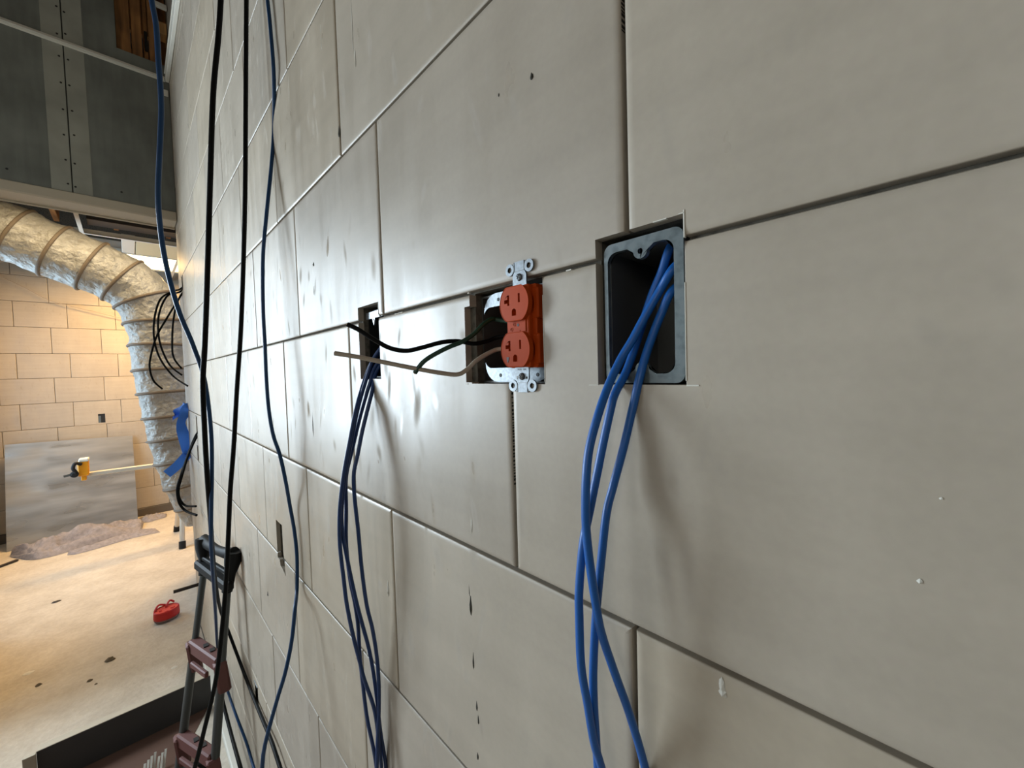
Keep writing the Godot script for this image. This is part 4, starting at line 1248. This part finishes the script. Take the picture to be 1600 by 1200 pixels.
func build_cables() -> void:
	var g1 := "blue cables from the near box"
	cable("network_cable", CABLE_R1, 0.00285, M.blue, "front blue cable of the near box, bowing left then swinging right at its foot", "cable", g1)
	cable("network_cable", CABLE_R2, 0.00285, M.blue, "blue cable of the near box that slips behind the front one and hangs leftmost below", "cable", g1)
	cable("network_cable", CABLE_R3, 0.00285, M.blue, "blue cable of the near box that hangs closest to the tiles, on the right", "cable", g1)
	var g2 := "blue cables from the narrow box"
	cable("network_cable", CABLE_M1, 0.0026, M.blue_dark, "outermost blue cable of the narrow box, leftmost where the bundle bulges", "cable", g2)
	cable("network_cable", CABLE_M2, 0.0026, M.blue_dark, "second blue cable of the narrow box, inside the bulge of the outermost", "cable", g2)
	cable("network_cable", CABLE_M3, 0.0026, M.blue_dark, "blue cable of the narrow box hanging apart on the right of its bundle", "cable", g2)
	cable("network_cable", CABLE_M4, 0.0026, M.blue_dark, "blue cable of the narrow box that crosses through the middle of its bundle", "cable", g2)
	cable("network_cable", from_deck(CABLE_L1), 0.0040, M.blue_teal, "long blue cable hanging before the header and the hand truck handle", "cable")
	cable("network_cable", from_deck(CABLE_L2), 0.0036, M.blue_teal, "long wavy blue cable hanging alone close to the tiles, right of the black cords", "cable")
	cable("power_cord", from_deck(CORD_B1), 0.0048, M.black, "long black cord on the left, slanting right along the wall below the hand truck handle", "cord")
	cable("power_cord", from_deck(CORD_B2), 0.0045, M.black, "long black cord on the right, swinging left across the hand truck rails", "cord")
	cable("power_cord", CORD_B3, 0.0060, M.black, "short black cord low behind the hand truck, running to the bottom edge", "cord")
	var g3 := "thin black wires from the far slim box"
	var n := 0
	for w in [WIRE_T1, WIRE_T2, WIRE_T3, WIRE_T4]:
		cable("loose_wire", w, 0.0048, M.black, ["outer thin black wire of the loop at the wall end", "inner thin black wire running beside the outer loop", "thin black wire that crosses the loop and hangs furthest left", "short thin black wire hanging nearest the tiles at the wall end"][n], "wire", g3)
		n += 1
	cable("loose_wire", WIRE_T5, 0.0060, M.black, "thin black wire below the blue tape whose tip ends lower", "wire", "thin black wires below the blue tape")
	cable("loose_wire", WIRE_T6, 0.0055, M.black, "thin black wire below the blue tape whose tip ends higher", "wire", "thin black wires below the blue tape")
	# painter's tape at the wall end
	var t := thing("masking_tape", "crumpled blue masking tape hanging from the end of the tiled wall", "tape", V(WALL, -0.2, -3.1))
	ribbon(t, "strip", [V(0.262, -0.165, -3.06), V(0.243, -0.172, -3.03), V(0.232, -0.205, -3.05), V(0.213, -0.260, -3.07), V(0.222, -0.330, -3.09), V(0.238, -0.425, -3.09), V(0.241, -0.460, -3.05)], 0.055, 0.9)
	ribbon(t, "flap", [V(0.245, -0.150, -3.08), V(0.226, -0.172, -3.10), V(0.196, -0.205, -3.10), V(0.178, -0.232, -3.08)], 0.050, 2.4)
	ribbon(t, "tail", [V(0.243, -0.440, -3.07), V(0.215, -0.470, -3.06), V(0.180, -0.510, -3.06), V(0.135, -0.545, -3.05)], 0.050, 0.1)


func ribbon(t: Node3D, called: String, path: Array, wide: float, twist: float) -> void:
	var b := B.new()
	var pts := smooth(path, 5)
	var left := PackedVector3Array()
	var right := PackedVector3Array()
	for i in pts.size():
		var d: Vector3 = (pts[mini(i + 1, pts.size() - 1)] - pts[maxi(i - 1, 0)]).normalized()
		var s := d.cross(Vector3(0.25, 0.15, 1.0)).normalized().rotated(d, twist * sin(i * 0.35) * 0.5)
		left.append(pts[i] - s * wide / 2); right.append(pts[i] + s * wide / 2)
	b.sheet([left, right], Vector3(-0.3, 0, 1))
	var back := B.new()
	for i in b.v.size(): b.n[i] = b.n[i]
	part(called, b, M.tape_blue, t)


# ---------------------------------------------------------------- the room beyond
func build_far_things() -> void:
	# flexible duct with its ribs
	var pts := smooth(lift(DUCT), 24)
	var t := thing("flexible_duct", "large dusty white flexible duct bending down behind the end of the tiled wall", "duct", V(0.2, -0.9, -4.1))
	var along := [0.0]
	for i in range(1, pts.size()): along.append(along[i - 1] + pts[i].distance_to(pts[i - 1]))
	var total: float = along[along.size() - 1]
	var pitch := 0.178
	var noise := FastNoiseLite.new()
	noise.seed = 4
	noise.frequency = 1.0
	var b := B.new()
	var sides := 44
	var grid := []
	for i in pts.size():
		var d: Vector3 = (pts[mini(i + 1, pts.size() - 1)] - pts[maxi(i - 1, 0)]).normalized()
		var x := Vector3(0, 0, 1)
		var y := d.cross(x).normalized()
		var row := PackedVector3Array()
		for k in sides + 1:
			var a := TAU * (k % sides) / sides
			var ph := fposmod(along[i] / pitch + 0.10 * sin(a + 0.6), 1.0)
			var sag := 4.0 * ph * (1.0 - ph)
			var r := 0.188 - 0.010 * sag + 0.014 * sag * noise.get_noise_3d(cos(a) * 2.2 + along[i] * 3.0, sin(a) * 2.2, along[i] * 7.0) + 0.010 * sag * noise.get_noise_3d(cos(a) * 6.0, sin(a) * 6.0, along[i] * 9.0 + a * 2.0)
			row.append(pts[i] + x * cos(a) * r + y * sin(a) * r)
		grid.append(row)
	for i in pts.size() - 1:
		for k in sides:
			var c: Vector3 = (pts[i] + pts[i + 1]) / 2
			b.v.append_array([]) 
			var q := [grid[i][k], grid[i][k + 1], grid[i + 1][k + 1], grid[i + 1][k]]
			var ns := []
			for e in [[i, k], [i, k + 1], [i + 1, k + 1], [i + 1, k]]:
				var du: Vector3 = grid[e[0]][e[1] + 1 if e[1] < sides else 1] - grid[e[0]][e[1] - 1 if e[1] > 0 else sides - 1]
				var dv: Vector3 = grid[mini(e[0] + 1, pts.size() - 1)][e[1]] - grid[maxi(e[0] - 1, 0)][e[1]]
				var g := du.cross(dv).normalized()
				if g.dot(grid[e[0]][e[1]] - c) < 0.0: g = -g
				ns.append(g)
			b.quad_n(q[0], q[1], q[2], q[3], ns[0], ns[1], ns[2], ns[3])
	part("sleeve", b, M.duct, t)
	var s := pitch
	while s < total - 0.05:
		var i := 1
		while along[i] < s: i += 1
		var c: Vector3 = pts[i]
		var d: Vector3 = (pts[mini(i + 1, pts.size() - 1)] - pts[i - 1]).normalized()
		var x := Vector3(0, 0, 1)
		var y := d.cross(x).normalized()
		var ring := []
		for k in 41:
			var a := TAU * k / 40
			ring.append(c + (x * cos(a) + y * sin(a)) * 0.187 - d * 0.0148 * sin(a + 0.6))
		b = B.new()
		b.tube(ring, 0.0105, 8, false)
		part("rib", b, M.rib, t)
		s += pitch
	# thin cord along the far wall
	cable("cord", FAR_WIRE, 0.0032, M.white_wire, "thin pale cord drooping across the top of the far tiled wall", "cord")
	# leaning sheet of metal
	t = null
	var q := [V(-0.8884, -0.578, -6.150), V(0.0044, -0.610, -6.185), V(-0.008, -1.549, -6.000), V(-0.8874, -1.549, -5.905)]
	q[2] = q[3] + (q[1] - q[0]) + (q[3] - q[0]) * -0.02
	b = B.new()
	var nn: Vector3 = (q[1] - q[0]).cross(q[3] - q[0]).normalized()
	if nn.z < 0: nn = -nn
	b.quad(q[0], q[1], q[2], q[3], nn)
	var th := nn * -0.004
	b.quad(q[0] + th, q[1] + th, q[2] + th, q[3] + th, -nn)
	for k in 4:
		var e: Vector3 = q[(k + 1) % 4]
		b.quad(q[k], e, e + th, q[k] + th, (q[k] + e) / 2 - (q[0] + q[2]) / 2)
	solo("metal_sheet", b, M.sheet_metal, "streaky grey metal sheet leaning against the far wall", "sheet")
	# saw stand: beam, bracket, legs
	t = thing("saw_stand", "aluminium saw stand with a yellow bracket on its beam and rubber footed legs", "stand", V(0.2, FLOOR, -5.0))
	b = B.new()
	b.bar(V(-0.290, -0.789, -5.0), V(0.62, -0.800, -5.0), 0.045, 0.034, Vector3.UP, 0.004)
	part("beam", b, M.alu, t)
	b = B.new()
	b.span(V(-0.345, -0.795, -5.045), V(-0.278, -0.668, -4.955), 0.008)
	b.span(V(-0.328, -0.835, -5.02), V(-0.296, -0.790, -4.98), 0.004)
	var br := part("bracket", b, M.yellow, t, "yellow tool bracket")
	b = B.new()
	b.span(V(-0.335, -0.672, -5.05), V(-0.276, -0.648, -4.95), 0.004)
	part("support_plate", b, M.white_trim, br)
	b = B.new()
	b.tube(smooth([V(-0.320, -0.690, -4.95), V(-0.352, -0.675, -4.93), V(-0.366, -0.715, -4.925), V(-0.350, -0.750, -4.93)], 5), 0.013, 8)
	part("lever", b, M.rubber, br)
	b = B.new()
	b.lathe(Transform3D(Basis(Vector3(1, 0, 0), Vector3(0, 0, 1), Vector3(0, -1, 0)), V(-0.362, -0.768, -4.955)), [Vector2(0.0001, 0.02), Vector2(0.014, 0.02), Vector2(0.026, 0.014), Vector2(0.026, 0.0), Vector2(0.0001, 0.0)], 18)
	part("knob", b, M.rubber, br)
	b = B.new()
	b.bar(V(-0.425, -0.778, -4.98), V(-0.300, -0.758, -4.98), 0.018, 0.018)
	part("stop_bar", b, M.steel_dark, br)
	b = B.new()
	b.span(V(0.145, -0.830, -5.03), V(0.185, -0.770, -4.97), 0.004)
	part("leg_hinge", b, M.steel_dark, t)
	for e in [[V(0.2866, FLOOR, -4.7412), V(0.335, -0.80, -4.96)], [V(0.2852, FLOOR, -5.3281), V(0.335, -0.80, -5.04)]]:
		b = B.new()
		var d: Vector3 = (e[1] - e[0]).normalized()
		b.tube([e[0] + d * 0.05, e[1]], 0.020, 14)
		var lg := part("leg", b, M.alu, t)
		b = B.new()
		b.tube([e[0] + Vector3(0, 0.001, 0), e[0] + d * 0.065], 0.026, 14)
		part("foot", b, M.rubber, lg)


func build_hand_truck() -> void:
	var t := thing("hand_truck", "folding hand truck leaning on the tiles, black handle above red brown brackets", "hand truck", V(0.12, FLOOR, -1.75))
	# rails: right near the viewer, left further along the wall
	var ra := V(0.2075, -0.700, -1.62)
	var rb := V(0.1260, FLOOR + 0.09, -1.62)
	var la := V(0.1640, -0.690, -1.80)
	var lb := V(0.0480, FLOOR + 0.09, -1.80)
	for e in [[ra, rb], [la, lb]]:
		var d: Vector3 = e[1] - e[0]
		var u: float = 0.40
		var b := B.new()
		b.tube([e[0], e[0] + d * u], 0.0105, 14, true, 1.35)
		part("upper_rail", b, M.tube_grey, t)
		b = B.new()
		b.tube([e[0] + d * u, e[1]], 0.0130, 14, true, 1.35)
		part("lower_rail", b, M.tube_grey, t)
	# black handle: grip with a waist, two cheeks, a cross bar below
	var b := B.new()
	var gl := V(0.1700, -0.585, -1.815)
	var gr := V(0.2300, -0.592, -1.615)
	var pts := []
	var rr := []
	for k in 13:
		var s := k / 12.0
		pts.append(gl.lerp(gr, s) + Vector3(0, -0.012 * sin(PI * s), 0))
		rr.append(0.0250 - 0.0075 * pow(sin(PI * s), 0.7))
	b.tube(pts, rr, 14, true, 0.75)
	part("grip", b, M.black_plastic, t)
	for e in [[gl, la], [gr, ra]]:
		b = B.new()
		var d: Vector3 = e[1] - e[0]
		b.tube(smooth([e[0] + Vector3(0, 0.010, 0), e[0] + d * 0.3, e[0] + d * 0.65, e[1] + d * 0.10], 4), [0.025, 0.026, 0.026, 0.025, 0.023, 0.021, 0.019, 0.016, 0.016, 0.016, 0.016, 0.016, 0.016], 12, true, 1.0)
		part("cheek", b, M.black_plastic, t)
	b = B.new()
	b.bar(V(0.1520, -0.665, -1.825), V(0.2100, -0.690, -1.595), 0.030, 0.034, Vector3.UP, 0.006)
	b.bar(V(0.1640, -0.640, -1.80), V(0.2150, -0.655, -1.62), 0.014, 0.014, Vector3.UP, 0.003)
	part("cross_bar", b, M.black_plastic, t)
	for e in [[ra, 0.02], [la, 0.02]]:
		b = B.new()
		b.lathe(Transform3D(Basis(Vector3(1, 0, 0), Vector3(0, 0, 1), Vector3(0, -1, 0)), e[0] + Vector3(-0.004, 0.028, 0.021)), [Vector2(0.0001, 0.004), Vector2(0.005, 0.004), Vector2(0.006, 0.0)], 12)
		part("bolt", b, M.zinc, t)
	# red brown brackets that tie the rails
	for yy in [-0.965, -1.270]:
		b = B.new()
		var su: float = (yy + 0.70) / (FLOOR + 0.09 + 0.70)
		var p := ra.lerp(rb, su)
		var q := la.lerp(lb, su)
		for e in [p, q]:
			b.box(Transform3D(Basis(Vector3(0, 0, 1), 0.09), e + Vector3(0, -0.02, 0)), Vector3(0.036, 0.105, 0.040), 0.006)
		b.bar(q + Vector3(0, 0.022, 0), p + Vector3(0, 0.022, 0), 0.034, 0.046, Vector3.UP, 0.005)
		var k := part("bracket", b, M.red_brown, t, "dusty red brown plastic bracket")
		b = B.new()
		b.bar(q.lerp(p, 0.2) + Vector3(-0.022, -0.018, 0.012), q.lerp(p, 0.75) + Vector3(-0.022, -0.018, 0.012), 0.012, 0.020, Vector3.UP, 0.003)
		part("web", b, M.red_brown, k)
		for s in [0.45, 0.68]:
			b = B.new()
			b.box(Transform3D(Basis(), q.lerp(p, s) + Vector3(0.002, 0.046, 0)), Vector3(0.014, 0.003, 0.020))
			part("latch_hole", b, M.dark, k)
	# folded foot plate and wheels at the floor
	b = B.new()
	b.bar(V(0.045, FLOOR + 0.012, -1.93), V(0.120, FLOOR + 0.012, -1.49), 0.16, 0.006, Vector3.UP, 0.002)
	part("toe_plate", b, M.tube_grey, t)
	for e in [[rb, 1.0], [lb, -1.0]]:
		b = B.new()
		var c: Vector3 = e[0] + Vector3(0.035, -0.005, e[1] * 0.04)
		b.lathe(Transform3D(Basis(Vector3(1, 0, 0), Vector3(0, 0, 1), Vector3(0, -1, 0)), c - Vector3(0, 0, 0.014)), [Vector2(0.0001, 0.0), Vector2(0.060, 0.0), Vector2(0.076, 0.006), Vector2(0.080, 0.014), Vector2(0.076, 0.022), Vector2(0.060, 0.028), Vector2(0.0001, 0.028)], 26)
		part("wheel", b, M.rubber, t)


# a heap of cloth between a front and a back line on the floor
func cloth(front: Array, back: Array, height: float, seed_: int, rows := 18, cols := 60) -> B:
	var b := B.new()
	var f := smooth(front, 8)
	var k := smooth(back, 8)
	var noise := FastNoiseLite.new()
	noise.seed = seed_
	noise.frequency = 1.0
	var grid := []
	for i in rows + 1:
		var v := float(i) / rows
		var row := PackedVector3Array()
		for j in cols + 1:
			var u := float(j) / cols
			var p: Vector3 = f[int(u * (f.size() - 1))].lerp(k[int(u * (k.size() - 1))], v)
			var fu := u * (f.size() - 1)
			var i0 := int(fu)
			var pf: Vector3 = f[i0].lerp(f[mini(i0 + 1, f.size() - 1)], fu - i0)
			fu = u * (k.size() - 1)
			i0 = int(fu)
			var pk: Vector3 = k[i0].lerp(k[mini(i0 + 1, k.size() - 1)], fu - i0)
			p = pf.lerp(pk, v)
			var edge := pow(sin(PI * clampf(v, 0.0, 1.0)), 0.55) * pow(sin(PI * clampf(u, 0.0, 1.0)), 0.4)
			var fold := 0.50 + 0.75 * noise.get_noise_2d(u * 2.2 + v * 0.8, v * 2.4) + 0.16 * noise.get_noise_2d(u * 4.0 - v * 3.0, v * 6.0)
			p.y += height * edge * maxf(fold, 0.12) + 0.002
			row.append(p)
		grid.append(row)
	b.sheet(grid, Vector3.UP)
	return b


func build_floor_things() -> void:
	# moving blanket in front of the leaning sheet
	var t := thing("moving_blanket", "grey quilted moving blanket heaped on the floor below the leaning metal sheet", "blanket", V(-0.4, FLOOR, -5.6))
	part("body", cloth([V(-0.8385, FLOOR, -5.70), V(-0.70, FLOOR, -5.47), V(-0.6091, FLOOR, -5.43), V(-0.5148, FLOOR, -5.44), V(-0.30, FLOOR, -5.53), V(-0.10, FLOOR, -5.60), V(0.03, FLOOR, -5.64)], [V(-0.85, FLOOR, -5.80), V(-0.74, FLOOR, -5.84), V(-0.58, FLOOR, -5.88), V(-0.34, FLOOR, -5.93), V(-0.10, FLOOR, -5.98), V(0.05, FLOOR, -5.92)], 0.20, 3), M.blanket, t)
	part("turned_edge", cloth([V(-0.47, FLOOR, -5.36), V(-0.4084, FLOOR, -5.325), V(-0.29, FLOOR, -5.348), V(-0.0747, FLOOR, -5.425), V(0.06, FLOOR, -5.43), V(0.165, FLOOR, -5.415)], [V(-0.47, FLOOR, -5.44), V(-0.38, FLOOR, -5.47), V(-0.25, FLOOR, -5.53), V(-0.06, FLOOR, -5.60), V(0.05, FLOOR, -5.63), V(0.13, FLOOR, -5.60)], 0.055, 8, 10), M.blanket, t)
	solo("rag", cloth([V(0.005, FLOOR, -5.97), V(0.08, FLOOR, -5.90), V(0.16, FLOOR, -5.93), V(0.24, FLOOR, -5.96)], [V(0.01, FLOOR, -6.10), V(0.08, FLOOR, -6.12), V(0.17, FLOOR, -6.10), V(0.25, FLOOR, -6.08)], 0.075, 13, 10, 30), M.blanket, "small crumpled dark rag at the right end of the blanket", "rag")
	# red container lying near the wall end
	t = thing("container", "red oval plastic container lying on the concrete floor", "container", V(0.110, FLOOR, -3.42))
	var tilt := Transform3D(Basis(Vector3(0, 1, 0), 0.35).scaled_local(Vector3(1, 1.45, 1)), V(0.110, FLOOR, -3.42))
	var b := B.new()
	b.lathe(tilt, [Vector2(0.0001, 0.001), Vector2(0.058, 0.001), Vector2(0.064, 0.008), Vector2(0.067, 0.012), Vector2(0.067, 0.014)], 28, 1.0, 0.85)
	part("base", b, plain(Color(0.50, 0.42, 0.40), 0.6), t, "greyish base rim")
	b = B.new()
	b.lathe(tilt, [Vector2(0.066, 0.013), Vector2(0.068, 0.020), Vector2(0.066, 0.046), Vector2(0.063, 0.050), Vector2(0.059, 0.047)], 28, 1.0, 0.85)
	part("shell", b, M.red, t)
	b = B.new()
	b.lathe(tilt, [Vector2(0.060, 0.046), Vector2(0.030, 0.042), Vector2(0.0001, 0.044)], 28, 1.0, 0.85)
	for e in [[0.02, 0.3, 0.012], [-0.02, 2.0, 0.010], [0.03, 3.6, 0.009]]:
		b.lathe(tilt * Transform3D(Basis(), Vector3(cos(e[1]) * 0.03, 0.042, sin(e[1]) * 0.03)), [Vector2(e[2], 0.0), Vector2(e[2] * 0.8, 0.006), Vector2(0.0001, 0.007)], 12)
	part("top", b, M.red_light, t, "pale red top")
	for k in 2:
		b = B.new()
		b.tube(smooth([tilt * Vector3(-0.05 + 0.06 * k, 0.047, -0.030), tilt * Vector3(-0.02 + 0.06 * k, 0.062, -0.048), tilt * Vector3(0.02 + 0.04 * k, 0.050, -0.040)], 5), 0.006, 8)
		part("lug", b, M.red, t)
	# rod standing straight out of the wall
	b = B.new()
	b.tube([V(0.1308, -1.2184, -3.0021), V(WALL + 0.0005, -1.2198, -3.0021)], 0.0095, 14)
	solo("rod", b, M.rod, "dark brown rod sticking straight out of the low tiled wall", "rod")
	# crumbs and chips
	for e in [[-0.1455, -3.150, 0.018, "largest grey lump of rubble on the open floor", M.stone], [-0.4605, -3.339, 0.018, "flat pale chip of mortar on the floor, leftmost", M.splash], [-0.2173, -3.012, 0.009, "small dark crumb on the floor in front of the largest lump", M.stone], [-0.4063, -3.164, 0.010, "small dull crumb on the floor near the pale flat chip", M.stone], [0.1065, -2.813, 0.012, "small pale crumb on the floor by the hand truck bracket", M.splash], [-0.442, -4.285, 0.020, "thin brown splinter on the floor before the blanket", M.rod], [-0.192, -2.955, 0.005, "tiny dark speck of rubble beside the small dark crumb", M.stone]]:
		b = B.new()
		lump(b, V(e[0], FLOOR, e[1]), e[2], 0.22 if e[4] == M.splash or e[4] == M.rod else 1.0)
		solo("rubble", b, e[4], e[3], "debris")
	t = null
	b = B.new()
	b.bar(V(-0.90, FLOOR + 0.008, -5.42), V(-0.775, FLOOR + 0.012, -5.53), 0.03, 0.012, Vector3.UP, 0.002)
	solo("offcut", b, M.rod, "dark wooden offcut on the floor at the left edge", "offcut")
	# low grey trough across the floor, with a pale rim
	t = thing("metal_track", "low dark grey metal panel with a pale folded rim standing across the floor", "panel", V(-0.07, FLOOR, -2.35))
	b = B.new()
	b.span(V(-0.3185, FLOOR, -2.352), V(0.2150, -1.4030, -2.349))
	part("web", b, plain(Color(0.27, 0.27, 0.27), 0.5, 0.3), t)
	b = B.new()
	b.span(V(-0.3185, -1.4035, -2.385), V(0.2150, -1.4005, -2.349), 0.001)
	part("rim", b, M.bead, t, "pale folded rim")
	b = B.new()
	b.span(V(-0.352, FLOOR, -2.350), V(-0.3190, -1.4010, -2.335), 0.001)
	part("end_flange", b, M.bead, t)
	# brown building paper in front of it
	b = B.new()
	b.plate(Transform3D(Basis(Vector3(1, 0, 0), Vector3(0, 0, -1), Vector3(0, 1, 0)), V(0, FLOOR, 0)), PackedVector2Array([Vector2(-1.1, 1.1), Vector2(0.10, 1.2), Vector2(0.1488, 1.9934), Vector2(0.1325, 2.2094), Vector2(0.20, 2.348), Vector2(-0.75, 2.348), Vector2(-1.1, 2.30)]), [], 0.0004, 0.0022)
	solo("building_paper", b, M.paper_brown, "reddish brown floor paper in front of the dark panel", "paper")
	# bundle of white strips at the bottom edge
	t = thing("strip_bundle", "small bundle of white plastic strips standing on the brown paper", "strips", V(0.006, FLOOR, -2.12))
	for k in 7:
		b = B.new()
		b.bar(V(-0.030 + 0.010 * k, FLOOR + 0.003, -2.10 + 0.006 * (k % 3)), V(-0.022 + 0.0105 * k, FLOOR + 0.045 + 0.008 * ((k * 5) % 4), -2.13), 0.007, 0.003)
		part("strip", b, M.white_trim, t)


func lump(b: B, at: Vector3, r: float, flat: float) -> void:
	rng.seed = int(absf(at.x * 1000.0))
	var rings := []
	for i in 5:
		var e := PI / 2 * i / 4.0
		var ring := PackedVector3Array()
		for k in 9:
			var a := TAU * k / 9
			var j := rng.randf_range(0.75, 1.15)
			ring.append(at + Vector3(cos(a) * cos(e) * r * j * 1.3, sin(e) * r * flat * rng.randf_range(0.85, 1.1), sin(a) * cos(e) * r * j))
		rings.append(ring)
	for i in 4:
		for k in 9:
			b.quad(rings[i][k], rings[i][(k + 1) % 9], rings[i + 1][(k + 1) % 9], rings[i + 1][k], rings[i][k] - at + Vector3(0, 0.001, 0))
